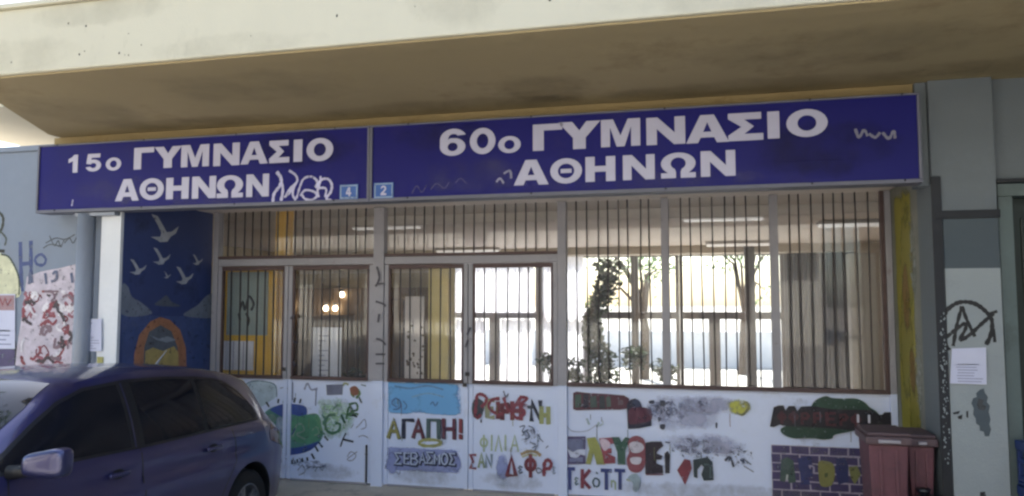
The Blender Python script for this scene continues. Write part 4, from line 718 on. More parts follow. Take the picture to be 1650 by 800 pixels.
gb([(bx0, bz0), (bx1, bz0), (bx1, bz1), (bx0, bz1)], '#a39aa8', False, 'painted_mortar')
mb = MB(); d0 = layer('G'); rows = 7; rh = (bz1-bz0)/rows; bw = .167; random.seed(5)
for r_ in range(rows):
    x = bx0-(bw*.5 if r_ % 2 else 0)
    while x < bx1:
        a, b = max(x+.008, bx0+.003), min(x+bw-.006, bx1-.003)
        if b-a > .02:
            j = lambda: random.uniform(-.004, .004)
            mb.add([(a+j(), YG-d0, bz1-(r_+1)*rh+.008+j()), (b+j(), YG-d0, bz1-(r_+1)*rh+.008+j()), (b+j(), YG-d0, bz1-r_*rh-.006+j()), (a+j(), YG-d0, bz1-r_*rh-.006+j())], [(0, 1, 2, 3)])
        x += bw
mb.build('painted_bricks', paint('#4c3c78'), scr, fix=False)
gb([(0.631, 0.274), (0.646, 0.468), (0.702, 0.493), (0.755, 0.462), (0.772, 0.27), (0.707, 0.255), (0.698, 0.334), (0.674, 0.265)], '#3f5f54', False); gr([(0.691, 0.288), (0.698, 0.334)], .016, '#b0b4b0')
gb([(0.789, 0.486), (0.909, 0.514), (0.917, 0.436), (0.874, 0.411), (0.927, 0.38), (0.914, 0.323), (0.871, 0.321), (0.902, 0.255), (0.815, 0.25), (0.807, 0.362)], '#2e3a80', False); gr([(0.885, 0.423), (0.928, 0.414), (0.926, 0.357)], .016, '#a09ab0')
gb([(0.972, 0.461), (1.037, 0.475), (1.1, 0.444), (1.107, 0.333), (1.073, 0.253), (0.988, 0.248), (0.969, 0.348)], '#98942a'); gb([(1.023, 0.362), (1.05, 0.364), (1.043, 0.33), (1.022, 0.328)], '#5f6a2c'); gb([(1.123, 0.502), (1.198, 0.516), (1.227, 0.44), (1.223, 0.295), (1.137, 0.268), (1.119, 0.367)], '#2c3678', False); gb([(1.227, 0.428), (1.301, 0.443), (1.33, 0.367), (1.275, 0.275), (1.245, 0.329)], '#8a8c34', False)

# overspray, drips and scuffs on the panels
random.seed(77)
SCUFF = spray_mat('panel_scuff', '#8d90a0', 13, .46, .72, .35); GRIM2 = spray_mat('panel_grime', '#8a8886', 7, .3, .8, .5)
for x0, x1, t in LEAVES+[(-1.36, 1.6, scr)]:
    w_ = x1-x0
    for k in range(int(1+w_*1.5)): smudge('scuff', (random.uniform(x0+.15, x1-.15), random.uniform(.25, .95)), random.uniform(.1, .3), random.uniform(.05, .2), 'G', SCUFF, t)
    smudge('grime', ((x0+x1)/2, .13), w_*.49, .125, 'G', GRIM2, t)
    for k in range(int(3+w_*3)):
        u = random.uniform(x0+.1, x1-.1); v = random.uniform(.45, .95); h = random.uniform(.04, .13)
        ribbon('paint_drip', [(u, v), (u+random.uniform(-.003, .003), v-h*.5), (u, v-h)], .006, 'G', paint(random.choice(['#6a7088', '#7d3048', '#3f5f74', '#8a8c50'])), t)

# ------------------------------------------------------------------ hall behind the screen
XS = [-5.36, -3.42, -1.42, -.53, .82, 1.48, 2.21, 2.72]
WL = ['tall hall window next to the pale yellow column, white curtain drawn', 'tall hall window left of the ivy, white curtain half drawn', 'narrow hall window just right of the ivy', 'widest clear hall window looking on the courtyard trees',
      'narrow hall window right of the dark column', 'hall window behind the left brown curtain', 'hall window behind the right brown curtain']
for i in range(7):
    x0, x1 = XS[i]+.004, XS[i+1]-.004
    t = thing('hall_window', WL[i], 'window', ((x0+x1)/2, 16.05, 0), 'tall windows at the back of the hall')
    for a, b in ((x0, x0+.07), (x1-.07, x1)): B('stile', a, b, 15.99, 16.09, .0, 2.95, M['win_frame'], t)
    B('rail', x0+.07, x1-.07, 15.992, 16.088, 2.88, 2.95, M['win_frame'], t); B('transom', x0+.07, x1-.07, 15.992, 16.088, 1.62, 1.76, M['win_frame'], t); B('rail', x0+.07, x1-.07, 15.992, 16.088, 0, .14, M['win_frame'], t)
    if x1-x0 > 1: B('casement_stile', (x0+x1)/2-.11, (x0+x1)/2+.11, 15.994, 16.086, .14, 1.62, M['win_frame'], t)
    B('pane', x0+.07, x1-.07, 16.03, 16.036, 1.76, 2.88, M['glass'], t, 0); B('pane', x0+.07, x1-.07, 16.03, 16.036, .14, 1.62, M['glass'], t, 0)
MB().box(2.72, 3.3, 15.99, 16.1, 0, 3.045).build('hall_wall', M['hall_wall'], school); MB().box(-9.2, -5.36, 15.99, 16.1, 0, 3.045).build('hall_wall', M['hall_wall'], school)
def curtain(label, x0, x1, z0, z1, m, y=15.86, amp=.045, wl=.16, group='hall curtains'):
    n = max(12, int((x1-x0)/wl*8)); v = []
    for i in range(n+1):
        x = x0+(x1-x0)*i/n; k = 2*math.pi*(x-x0)/wl
        for z, a in ((z1, .6), ((z0+z1)/2, 1), (z0, 1.2)): v.append((x, y+amp*a*math.sin(k+.4*math.sin(k*.31))*(.75+.25*math.sin(x*5)), z))
    o = MB().add(v, [(i*3+j, i*3+j+1, i*3+j+4, i*3+j+3) for i in range(n) for j in range(2)]).build('curtain', m, None, smooth=True, fix=False)
    tag(o, label, 'curtain', group)
curtain('white pleated curtain over the upper panes next to the yellow column', -5.3, -3.5, 1.74, 2.9, M['curtain']); curtain('white pleated curtain on the left casement behind the middle gates', -5.2, -4.55, .12, 1.62, M['curtain'])
curtain('white pleated curtain on the right casement behind the middle gates', -4.2, -3.55, .12, 1.62, M['curtain']); curtain('white pleated curtain over the panes just left of the ivy', -3.3, -2.45, .12, 2.9, M['curtain'])
curtain('left brown curtain closed at the right end of the hall', 1.52, 2.2, .05, 2.9, M['dark_curtain'], 15.8); curtain('right brown curtain closed beside the pale locker', 2.22, 2.72, .05, 2.9, M['dark_curtain'], 15.75)

def ceiling_light(x, y, ln, ang, label):
    t = thing('ceiling_light', label, 'ceiling light', (x, y, 3.0), 'fluorescent ceiling lights of the hall')
    zt = 3.046
    a = MB().box(-ln/2, ln/2, -.14, .14, -.05, 0).build('housing', mat_h, None, .004); b = MB().prism([(-.12, -.052), (.12, -.052), (.07, -.085), (-.07, -.085)], -ln/2+.02, ln/2-.02, 'X').build('diffuser', mat_d, None, .004)
    for o in (a, b): o.parent = t
    t.location = (x, y, zt); t.rotation_euler = (0, 0, R(ang))
mat_h = mat('light_housing', '#b8b2ae', .5, var=.04); mat_d = mat('light_diffuser', '#ece9e6', .3, var=.02); mat_d.node_tree.nodes['Principled BSDF'].inputs['Emission Color'].default_value = (1, .93, .88, 1); mat_d.node_tree.nodes['Principled BSDF'].inputs['Emission Strength'].default_value = .12
ceiling_light(-4.65, 14.9, 1.3, 0, 'ceiling light far back above the white curtains'); ceiling_light(.6, 14.5, 1.2, 0, 'ceiling light far back above the courtyard trees'); ceiling_light(.22, 10.1, 1.0, 0, 'ceiling light nearest behind the right grille')
ceiling_light(-4.35, 10.1, 1.0, 0, 'ceiling light above the left gates'); ceiling_light(1.95, 11.3, .9, 0, 'ceiling light near the right wall above the locker')

# boards, banners and furniture in the hall
bd = thing('display_board', 'yellow display board behind the leftmost gate leaf', 'board', (-5.1, 8.03, 0))
(a0, a1), (b0, b1) = (-5.517, 1.078), (-4.793, 2.354)
B('board', a0, b0, 8.0, 8.04, .45, b1, M['yellow'], bd)
for x in (a0+.08, b0-.1): B('leg', x-.025, x+.025, 8.041, 8.08, 0, 1.2, M['post'], bd)
def hang(name, label, p, q, y, col, cat='poster', th=.012):
    t = thing(name, label, cat, ((p[0]+q[0])/2, y, p[1])); B('sheet', p[0], q[0], y-th, y, p[1], q[1], mat('sheet_'+col.lstrip('#'), col, .8, var=.08, scale=4, dirt='#8d9390', dirt_amt=.3), t, 0); return t
t = hang('hall_poster', 'grey-green poster with a dark scribble on the yellow board', (-5.42, 1.553), (-4.891, 2.283), 7.996, '#9aa8a4')
mb = MB()
for pts in ([(-5.243, 1.841), (-5.213, 1.941), (-5.178, 1.841), (-5.149, 1.955), (-5.118, 1.998), (-5.067, 1.912), (-5.097, 1.841)], [(-5.161, 1.805), (-5.126, 1.734), (-5.14, 1.663)], [(-5.258, 1.805), (-5.239, 1.726)]): mb.tube([(u, 7.978, v) for u, v in smoothline(pts, 4)], .014, 5)
mb.build('drawing', paint('#2a2f30'), t)
t = hang('hall_poster', 'white papers pinned at the foot of the yellow board', (-5.448, 1.152), (-5.061, 1.485), 7.996, '#ebe8f2')
for f in (.33, .66): B('paper_edge', *(lambda p, q: (p+(q-p)*f-.004, p+(q-p)*f+.004))((-5.448, 1.152)[0], (-5.052, 1.16)[0]), 7.979, 7.9835, (-5.448, 1.152)[1], (-5.458, 1.481)[1], M['ink'], t, 0)
nb = thing('notice_stand', 'white notice stand with lines of print behind the second gate leaf', 'notice stand', (-4.2, 8.05, 0))
(a0, a1), (b0, b1) = (-4.36, 1.099), (-3.987, 1.647)
B('board', a0, b0, 8.03, 8.05, .5, b1, mat('stand_white', '#efedf5', .6, var=.04), nb); B('leg', a0+.02, a0+.05, 8.051, 8.09, 0, 1.2, M['post'], nb); B('leg', b0-.05, b0-.02, 8.051, 8.09, 0, 1.2, M['post'], nb)
for i in range(14): B('printed_line', a0+.1, b0-.12-random.uniform(0, .12), 8.026, 8.0295, b1-.1-i*.055, b1-.09-i*.055, M['ink'], nb, 0)
cab = thing('cabinet', 'dark brown wooden cabinet behind the white notice stand', 'cabinet', (-6.0, 12.2, 0))
(a0, a1), (b0, b1) = (-6.768, 0.763), (-5.89, 1.731)
B('carcass', a0, b0, 12.0, 12.4, 0, b1, M['wood'], cab); B('door', a0+.02, (a0+b0)/2-.005, 11.978, 11.998, .05, b1-.03, M['wood'], cab); B('door', (a0+b0)/2+.005, b0-.02, 11.978, 11.998, .05, b1-.03, M['wood'], cab)
wd_ = thing('wardrobe', 'tall brown cupboard left of the flowered banner', 'cupboard', (-4.9, 11.9, 0))
(a0, a1), (b0, b1) = (-4.947, 0.834), (-4.686, 1.997)
B('carcass', a0, b0, 11.6, 12.0, 0, b1, mat('brown_laminate', '#5d4640', .5, var=.12, scale=2, stretch=(1, 1, .2)), wd_); B('door', a0+.015, b0-.015, 11.58, 11.598, .04, b1-.02, M['wood'], wd_)
t = hang('flowered_banner', 'pinkish white banner with brown flower sprigs behind the third gate leaf', (-3.205, 0.902), (-2.986, 1.993), 8.0, '#f0e2dc', 'banner')
B('banner_stand', t.location.x-.14, t.location.x+.14, 8.002, 8.09, 0, .06, M['post'], t)
random.seed(12); mb = MB()
(a0, a1), (b0, b1) = (-3.171, 1.132), (-2.99, 1.71)
for i in range(26):
    c = Vector((random.uniform(a0, b0), random.uniform(a1, b1))); r_ = random.uniform(.008, .024)
    mb.add([(c.x+r_*math.cos(a)*random.uniform(.5, 1.3), 7.986-.0002*i, c.y+r_*math.sin(a)*random.uniform(.5, 1.3)) for a in (0, 1, 2.1, 3.2, 4.2, 5.3)], [tuple(range(6))])
mb.build('flower_print', paint('#8a6a54'), t, fix=False)
lk = thing('locker', 'tall pale grey locker beside the brown curtains', 'locker', (2.75, 15.2, 0))
(a0, a1), (b0, b1) = (2.47, 0.66), (2.91, 2.817)
B('carcass', a0, b0, 14.8, 15.2, .25, b1, mat('locker_grey', '#b4b4b0', .5, var=.05), lk); B('plinth', a0+.01, b0-.01, 14.82, 15.18, 0, .248, M['dark'], lk)
B('door', a0+.01, (a0+b0)/2-.003, 14.782, 14.798, .28, b1-.03, mat('locker_door', '#bdbdb8', .45, var=.05), lk); B('door', (a0+b0)/2+.003, b0-.01, 14.782, 14.798, .28, b1-.03, mat('locker_door_b', '#bdbdb8', .45, var=.05), lk)
# small lit lamps on the wood panelling
lampm, n_, b_ = new_mat('lamp_glow'); b_.inputs['Emission Color'].default_value = (1, .86, .6, 1); b_.inputs['Emission Strength'].default_value = 4
for i, ((x, z), lab) in enumerate(zip([(-7.179, 1.897), (-6.455, 1.843), (-6.277, 1.844), (-6.151, 2.081)], ('small lit lamp right beside the yellow column', 'left of the pair of small lit lamps above the cabinet', 'right of the pair of small lit lamps above the cabinet', 'small lit lamp hung higher above the cabinet'))):
    t = thing('wall_lamp', lab, 'lamp', (x, 12.4, z), 'small lit wall lamps')
    mb = MB(); mb.lathe([(.001, z-.05), (.03, z-.04), (.046, z), (.03, z+.04), (.012, z+.05)], (x, 12.4, 0), 'Z', 12); mb.build('bulb', lampm, t, smooth=True)
    MB().lathe([(.02, z+.045), (.028, z+.06), (.028, z+.09), (.001, z+.095)], (x, 12.4, 0), 'Z', 12).build('socket', M['post'], t); MB().tube([(x, 12.4, z+.08), (x, 12.47, z+.08)], .01, 6).build('arm', M['post'], t)

# plants: leaf faces spread through the crown's volume
def leaves(mb, c, rad, n, size, rnd, shell=.35):
    for i in range(n):
        d = Vector((rnd.gauss(0, 1), rnd.gauss(0, 1), rnd.gauss(0, 1))).normalized()*(shell+(1-shell)*rnd.random()**.6)
        p = Vector(c)+Vector((d.x*rad[0], d.y*rad[1], d.z*rad[2])); a = Vector((rnd.gauss(0, 1), rnd.gauss(0, 1), rnd.gauss(0, .7))).normalized(); b = a.orthogonal().normalized(); s = size*rnd.uniform(.6, 1.4)
        mb.add([p-a*s, p-b*s*.5, p+a*s, p+b*s*.5+a.cross(b)*s*.15], [(0, 1, 2, 3)])
rnd = random.Random(7)
iv = thing('climbing_plant', 'dark ivy climbing to the ceiling in front of the bright hall windows', 'plant', (-2.05, 15.3, 0))
mb = MB()
for z in [i*.16+.12 for i in range(17)]:
    leaves(mb, (-2.05+.14*math.sin(z*3.1)+.06*z-.1, 15.3, z), (.30+.08*math.sin(z*2.2+1), .16, .16), 95, .065, rnd, .1)
mb.build('foliage', M['ivy'], iv, fix=False)
MB().tube([(-2.05+.14*math.sin(z*3.1)+.06*z-.1, 15.33, z) for z in [i*.25 for i in range(12)]], .025, 6).build('stem', M['bark'], iv); MB().lathe([(.14, .0), (.19, .32), (.17, .32), (.15, .28)], (-2.15, 15.32, 0), 'Z', 18).build('pot', mat('clay_pot', '#8c5a40', .8), iv)
for (x, y, h, lab) in ((-2.98, 15.0, .62, 'bushy potted plant low behind the right middle gate leaf'), (-2.62, 15.1, .52, 'small potted plant left of the ivy foot'), (-1.35, 14.9, .75, 'leafy potted plant right of the ivy foot'), (-.75, 15.1, .6, 'potted plant in front of the narrow clear window'), (-4.15, 8.9, .78, 'dark round potted plant right of the white notice stand')):
    t = thing('potted_plant', lab, 'plant', (x, y, 0), 'potted plants on the hall floor')
    mb = MB()
    for k in range(6): leaves(mb, (x+rnd.uniform(-.16, .16), y+rnd.uniform(-.1, .1), h+rnd.uniform(-.1, .25)), (.18, .15, .16), 44, .055, rnd, .1)
    mb.build('foliage', M['ivy'], t, fix=False); MB().lathe([(.11, 0), (.15, .3), (.13, .3), (.12, .26)], (x, y, 0), 'Z', 16).build('pot', mat('pot', '#6e6a66', .7), t)
    mb = MB()
    for k in range(4): mb.tube([(x, y, .25), (x+rnd.uniform(-.1, .1), y+rnd.uniform(-.08, .08), h)], [.012, .006], 5)
    mb.build('stem', M['bark'], t)

# ------------------------------------------------------------------ courtyard
cw = thing('courtyard_wall', 'low pale wall across the sunny courtyard behind the hall windows', 'wall', (0, 25, 0))
B('wall', -25, 20, 25, 25.2, -.1, 1.0, M['white_wall'], cw); B('coping', -25, 20, 24.95, 25.25, 1.003, 1.08, M['white_wall'], cw)
def tree(x, y, h, r, label, seed):
    rn = random.Random(seed); t = thing('courtyard_tree', label, 'tree', (x, y, 0), 'courtyard trees')
    mb = MB(); top = Vector((x+rn.uniform(-.2, .2), y, h*.55)); mb.tube([(x, y, -.1), (x+.05, y, h*.3), top], [.14, .11, .07], 8); tips = []
    for k in range(7):
        a = k*.9+rn.random(); e = top+Vector((math.cos(a)*r*.6, math.sin(a)*r*.6, rn.uniform(-.3, h*.35))); mb.tube([(x+.04, y, h*.33+k*.1), (top+e)/2+Vector((0, 0, .1)), e], [.05, .035, .015], 5); tips.append(e)
    mb.build('trunk', M['bark'], t); mb = MB()
    for e in tips+[top+Vector((0, 0, h*.2))]:
        for q_ in range(3): leaves(mb, e+Vector((rn.uniform(-.4, .4), rn.uniform(-.4, .4), rn.uniform(-.5, .4))), (r*.46, r*.46, r*.34), 26, .06, rn, .2)
    mb.build('crown', M['leaf'], t, fix=False)
tree(-1.6, 20.5, 4.2, 1.5, 'courtyard tree seen right of the ivy', 1); tree(.95, 22.5, 4.6, 1.3, 'courtyard tree seen just left of the dark column', 2)

# ------------------------------------------------------------------ dark doorway right of the pillar
sd_ = thing('side_door', 'dark green door in a grey frame at the right edge beyond the pillar', 'door', (2.7, 6.55, 0))
B('jamb', 2.105, 2.20, 6.40, 6.62, 0, 2.70, M['jamb'], sd_); B('jamb', 3.15, 3.245, 6.40, 6.62, 0, 2.70, M['jamb'], sd_); B('head', 2.105, 3.245, 6.402, 6.618, 2.703, 2.795, M['jamb'], sd_); B('drip_mould', 2.10, 3.25, 6.38, 6.452, 2.80, 2.83, M['dark'], sd_)
B('leaf', 2.203, 3.147, 6.54, 6.59, .01, 2.70, M['door_green'], sd_)
for z0, z1 in ((.15, .9), (1.0, 1.75), (1.85, 2.55)): B('panel', 2.29, 3.06, 6.52, 6.539, z0, z1, M['door_green'], sd_, .008)
MB().tube([(2.27, 6.50, 1.05), (2.27, 6.46, 1.05), (2.38, 6.46, 1.05)], .011, 8).build('handle', M['post'], sd_)

# ------------------------------------------------------------------ red bins, rubbish bags, crates
M['bin_red'] = mat('red_bin_plastic', '#684048', .6, var=.2, scale=4, dirt='#46303a', dirt_amt=.6, dirt_scale=5, dirt_thr=.5, bump=.15, bscale=30)
M['bin_rim'] = mat('grey_bin_rim', '#5a484c', .6, var=.15, scale=6, dirt='#3a3234', dirt_amt=.6)
def red_bin(label, x0, x1, y0, y1, h):
    t = thing('rubbish_bin', label, 'bin', ((x0+x1)/2, (y0+y1)/2, 0), 'red rubbish bins')
    s = .035
    MB().add([(x0+s, y0+s, .04), (x1-s, y0+s, .04), (x1-s, y1-s, .04), (x0+s, y1-s, .04), (x0, y0, h-.1), (x1, y0, h-.1), (x1, y1, h-.1), (x0, y1, h-.1)], [(0, 3, 2, 1), (4, 5, 6, 7), (0, 1, 5, 4), (1, 2, 6, 5), (2, 3, 7, 6), (3, 0, 4, 7)]).build('body', M['bin_red'], t, bevel=.015)
    MB().box(x0-.022, x1+.022, y0-.022, y1+.022, h-.098, h-.04).build('rim', M['bin_rim'], t, bevel=.012)
    MB().box(x0-.01, x1+.01, y0-.01, y1+.01, h-.038, h-.012).build('lid', M['bin_rim'], t, bevel=.014)
    for x in (x0+.05, x1-.05):
        MB().lathe([(.03, -.02), (.06, -.02), (.065, 0), (.06, .02), (.03, .02)], (x, y1-.06, .066), 'X', 16).build('wheel', M['dark'], t)
    for k in (.3, .7): MB().box(x0+(x1-x0)*k-.012, x0+(x1-x0)*k+.012, y0-.003, y0+.03, .15, h-.13).build('rib', M['bin_red'], t, bevel=.006)
    B('handle', x0+.06, x1-.06, y0-.05, y0-.024, h-.082, h-.058, mat('worn_handle', '#a49ea4', .5, var=.1), t, .008)
    return t
b1 = red_bin('dirty red bin with a pale handle in front of the painted brick wall', 1.13, 1.40, 6.22, 6.62, .985)
for x in (1.12, 1.2): B('hinge_peg', x, x+.016, 6.58, 6.60, 0.987, 1.05, mat('peg', '#b9b6bc', .5), b1)
b2 = red_bin('dirty red bin half hidden by bags against the right pillar', 1.44, 1.62, 6.42, 6.78, .95)
def bag(label, c, r, m, seed, squash=(1, 1, .8), group='rubbish bags by the pillar'):
    rn = random.Random(seed); bm = bmesh.new(); bmesh.ops.create_icosphere(bm, subdivisions=4, radius=1)
    ph = [Vector((rn.uniform(2, 7), rn.uniform(2, 7), rn.uniform(2, 7))) for _ in range(6)]
    for v in bm.verts:
        p = v.co.copy(); f = 1+sum(.045*math.sin(q.dot(p)*1.0+i*1.7) for i, q in enumerate(ph))+.03*math.sin(11*math.atan2(p.y, p.x))*(max(0, p.z)**1)
        if p.z > .75: f *= .55+.45*(1-(p.z-.75)/.25)+.3*(p.z-.75)
        v.co = Vector((p.x*squash[0], p.y*squash[1], max(p.z, -.75)*squash[2]))*f*r
        v.co.z += .75*squash[2]*r
    for f in bm.faces: f.smooth = True
    me = bpy.data.meshes.new('rubbish_bag'); bm.to_mesh(me); bm.free()
    t = thing('rubbish_bag', label, 'bag', c, group); o = link('sack', me, m); o.parent = t
    k = MB().lathe([(.025, 0), (.018, .02), (.04, .06), (.055, .085), (.03, .08)], (0, 0, 1.45*squash[2]*r), 'Z', 10).build('knot', m, None, smooth=True); k.parent = t
    return t
bag('dark plastic rubbish bag under the half hidden red bin', (1.50, 6.28, 0), .27, mat('black_bag', '#1b1d24', .35, var=.2, bump=.4, bscale=12), 3, (1, .8, 1.25))
bag('blue rubbish bag at the foot of the right pillar', (1.62, 6.12, 0), .26, mat('blue_bag', '#2f456f', .4, var=.15, bump=.4, bscale=12), 5, (1, .8, 1.1))
bag('small white rubbish bag in front of the dark bag', (1.44, 6.03, 0), .24, mat('white_bag', '#aab2bc', .45, var=.1, bump=.4, bscale=12), 8, (.9, .8, 1.15))
M['crate_blue'] = mat('blue_crate_plastic', '#22386e', .45, var=.12, scale=6)
def crate(label, x0, y0, z0, w_, d_, h_):
    t = thing('plastic_crate', label, 'crate', (x0+w_/2, y0+d_/2, z0), 'blue crates by the side door')
    B('base', x0, x0+w_, y0, y0+d_, z0+.004, z0+.025, M['crate_blue'], t)
    for a in ((x0, y0), (x0+w_-.03, y0), (x0, y0+d_-.03), (x0+w_-.03, y0+d_-.03)): B('corner_post', a[0], a[0]+.03, a[1], a[1]+.03, z0+.026, z0+h_-.062, M['crate_blue'], t)
    for z in (z0+.03, z0+h_*.5): 
        B('side_slat', x0+.031, x0+w_-.031, y0+.004, y0+.018, z, z+.035, M['crate_blue'], t); B('side_slat', x0+.004, x0+.018, y0+.031, y0+d_-.031, z, z+.035, M['crate_blue'], t)
    mb = MB()
    for (a, b, c, d) in ((x0-.006, x0+w_+.006, y0-.006, y0+.02), (x0-.006, x0+w_+.006, y0+d_-.02, y0+d_+.006), (x0-.006, x0+.02, y0+.021, y0+d_-.021), (x0+w_-.02, x0+w_+.006, y0+.021, y0+d_-.021)): mb.box(a, b, c, d, z0+h_-.06, z0+h_-.002)
    mb.build('rim', M['crate_blue'], t); return t
for k, lab in enumerate(('bottom blue plastic crate at the right edge', 'middle blue plastic crate at the right edge', 'top blue plastic crate at the right edge')): crate(lab, 2.13, 5.98, .0+k*.315, .5, .36, .31)
for k, lab in enumerate(('white bag stuffed in the bottom blue crate', 'white bag stuffed in the middle blue crate')): bag(lab, (2.38, 6.16, .03+k*.315), .155, mat('white_sack_%d' % k, '#a3acb6', .6, var=.1, bump=.4, bscale=14), 20+k, (1.3, .95, .85), 'white bags in the crates')
bag('white bag bulging out of the top blue crate at the right edge', (2.36, 6.15, .66), .2, mat('white_sack', '#a3acb6', .6, var=.1, bump=.4, bscale=14), 31, (1.1, .8, 1.2), 'white bags in the crates')

# ------------------------------------------------------------------ parked hatchback
car = thing('parked_car', 'dark violet-blue hatchback parked nose out in front of the gate', 'car', (-4.518, 5.714, -.076))
car.rotation_euler = (0, -.05, R(272.4))
def metal_paint():
    m, n, b = new_mat('car_paint'); tc = n.nodes.new('ShaderNodeTexCoord'); ns = n.nodes.new('ShaderNodeTexNoise'); ns.inputs['Scale'].default_value = 2.5; ns.inputs['Detail'].default_value = 6
    n.links.new(tc.outputs['Object'], ns.inputs['Vector']); x = n.nodes.new('ShaderNodeMix'); x.data_type = 'RGBA'; x.inputs[6].default_value = lin('#2c2d5a'); x.inputs[7].default_value = lin('#383866'); n.links.new(ns.outputs['Fac'], x.inputs[0]); n.links.new(x.outputs[2], b.inputs['Base Color'])
    b.inputs['Metallic'].default_value = .55; b.inputs['Roughness'].default_value = .38; b.inputs['Coat Weight'].default_value = .8; b.inputs['Coat Roughness'].default_value = .03
    r = n.nodes.new('ShaderNodeMapRange'); r.inputs[3].default_value = .3; r.inputs[4].default_value = .48; n.links.new(ns.outputs['Fac'], r.inputs[0]); n.links.new(r.outputs[0], b.inputs['Roughness']); return m
M['car'] = metal_paint(); M['car_trim'] = mat('car_black_trim', '#15161a', .55, var=.1, scale=20); M['tyre'] = mat('tyre_rubber', '#17171a', .85, var=.15, scale=20, bump=.3)
M['rim'] = mat('wheel_alloy', '#8f9299', .35, .8, var=.08, scale=8); M['tail'] = mat('tail_light_lens', '#4a2430', .15, var=.1, coat=.6); M['silver'] = mat('mirror_shell_paint', '#3a3b60', .3, .55, var=.04, coat=.8)
gm, n_, b_ = new_mat('car_tinted_glass'); b_.inputs['Base Color'].default_value = (.010, .011, .015, 1); b_.inputs['Roughness'].default_value = .06; b_.inputs['Specular IOR Level'].default_value = .2; M['car_glass'] = gm
#      x     w    zb   belt  wb   wr   zre   zc
ST = [(3.46, .30, .34, .50, .30, .22, .54, .56), (3.40, .56, .26, .58, .54, .42, .62, .65), (3.22, .76, .20, .68, .71, .56, .73, .76), (2.95, .84, .18, .78, .77, .62, .82, .86), (2.70, .865, .18, .87, .795, .655, .90, .94),
      (2.54, .87, .18, .925, .80, .675, .955, 1.0), (2.34, .87, .18, .94, .80, .665, 1.10, 1.14), (2.12, .87, .18, .945, .80, .64, 1.245, 1.29), (1.92, .87, .18, .95, .80, .625, 1.35, 1.395), (1.7, .87, .18, .952, .80, .615, 1.405, 1.455),
      (1.25, .87, .18, .957, .80, .61, 1.44, 1.495), (.7, .87, .18, .972, .80, .605, 1.437, 1.497), (.3, .872, .18, .985, .795, .595, 1.42, 1.482), (0, .872, .19, .995, .785, .58, 1.388, 1.45), (-.25, .865, .21, 1.0, .765, .56, 1.35, 1.412),
      (-.40, .85, .23, .995, .735, .54, 1.305, 1.365), (-.455, .845, .24, .99, .725, .535, 1.255, 1.31), (-.52, .835, .25, .985, .71, .535, 1.155, 1.205), (-.60, .815, .27, .965, .69, .555, 1.06, 1.11), (-.66, .785, .29, .92, .665, .58, .97, 1.0), (-.72, .745, .31, .82, .65, .56, .87, .90), (-.77, .69, .34, .64, .62, .5, .69, .72), (-.80, .58, .38, .54, .52, .4, .57, .59)]
def dense(tab, n):
    out = []; m = len(tab)
    for i in range(m-1):
        a, b, c, d = tab[max(i-1, 0)], tab[i], tab[i+1], tab[min(i+2, m-1)]
        for k in range(n):
            t = k/n; out.append(tuple(.5*((2*q1)+(q2-q0)*t+(2*q0-5*q1+4*q2-q3)*t*t+(3*q1-3*q2+q3-q0)*t**3) for q0, q1, q2, q3 in zip(a, b, c, d)))
    return out+[tab[-1]]
DS = dense(ST, 5)
def section(s):
    x, w_, zb, bl, wb, wr, zre, zc = s; h = bl-zb; L = lambda a, b, t: a+(b-a)*t
    p = [(0, zb), (.8*w_, zb), (.965*w_, zb+.07*h), (.992*w_, zb+.30*h), (w_, zb+.55*h), (1.002*w_, zb+.69*h), (.966*w_, zb+.745*h), (.955*w_, zb+.88*h), (wb+.012, bl-.012), (wb, bl)]
    for t in (.25, .5, .75, .93): p.append((L(wb, wr, t)+.022*math.sin(math.pi*t), L(bl, zre, t)))
    p += [(wr-.012, L(zre, zc, .12)), (wr*.86, L(zre, zc, .48)), (wr*.62, L(zre, zc, .78)), (wr*.32, L(zre, zc, .95)), (0, zc)]
    return p
def sec_at(x):
    for a, b in zip(DS, DS[1:]):
        if b[0] <= x <= a[0]:
            t = (x-a[0])/(b[0]-a[0]) if b[0] != a[0] else 0; return section(tuple(p+(q-p)*t for p, q in zip(a, b)))
    return section(DS[0] if x > DS[0][0] else DS[-1])
def side_lat(x, z):
    p = sec_at(x)
    for (a, za), (b, zb) in zip(p[1:], p[2:]):
        if za <= z <= zb and zb > za: return a+(b-a)*(z-za)/(zb-za)
    return p[-2][0]
def top_z(x, y):
    p = sec_at(x); y = abs(y)
    for (a, za), (b, zb) in zip(p[9:], p[10:]):
        if b <= y <= a and a > b: return za+(zb-za)*(a-y)/(a-b)
    return p[-1][1]
def cb(mb, name, m, parent=None, bevel=0, smooth=False):
    o = mb.build(name, m, None, bevel, smooth); o.parent = parent or car; return o
mb = MB(); n = 36; v = []
for s in DS:
    p = section(s); v += [(s[0], y, z) for y, z in p]+[(s[0], -y, z) for y, z in p[-2:0:-1]]
k = len(section(DS[0]))*2-2
mb.add(v, [(i*k+j, i*k+(j+1) % k, (i+1)*k+(j+1) % k, (i+1)*k+j) for i in range(len(DS)-1) for j in range(k)]+[tuple(range(k)), tuple(range((len(DS)-1)*k, len(DS)*k))[::-1]])
body = cb(mb, 'body', M['car'], smooth=True)
cut = []
for xw in (0, 2.68):
    for s in (-1, 1): cut.append(MB().prism([(xw+.37*math.cos(2*math.pi*i/48), .32+.37*math.sin(2*math.pi*i/48)) for i in range(48)], .5*s, 1.1*s, 'Y').build('cut', M['car_trim']))
bpy.context.view_layer.update()
for c in cut: c.parent = car
for c in cut:
    md = body.modifiers.new('b', 'BOOLEAN'); md.object = c; md.operation = 'DIFFERENCE'; md.solver = 'EXACT'
body.data.materials.append(M['car_trim'])
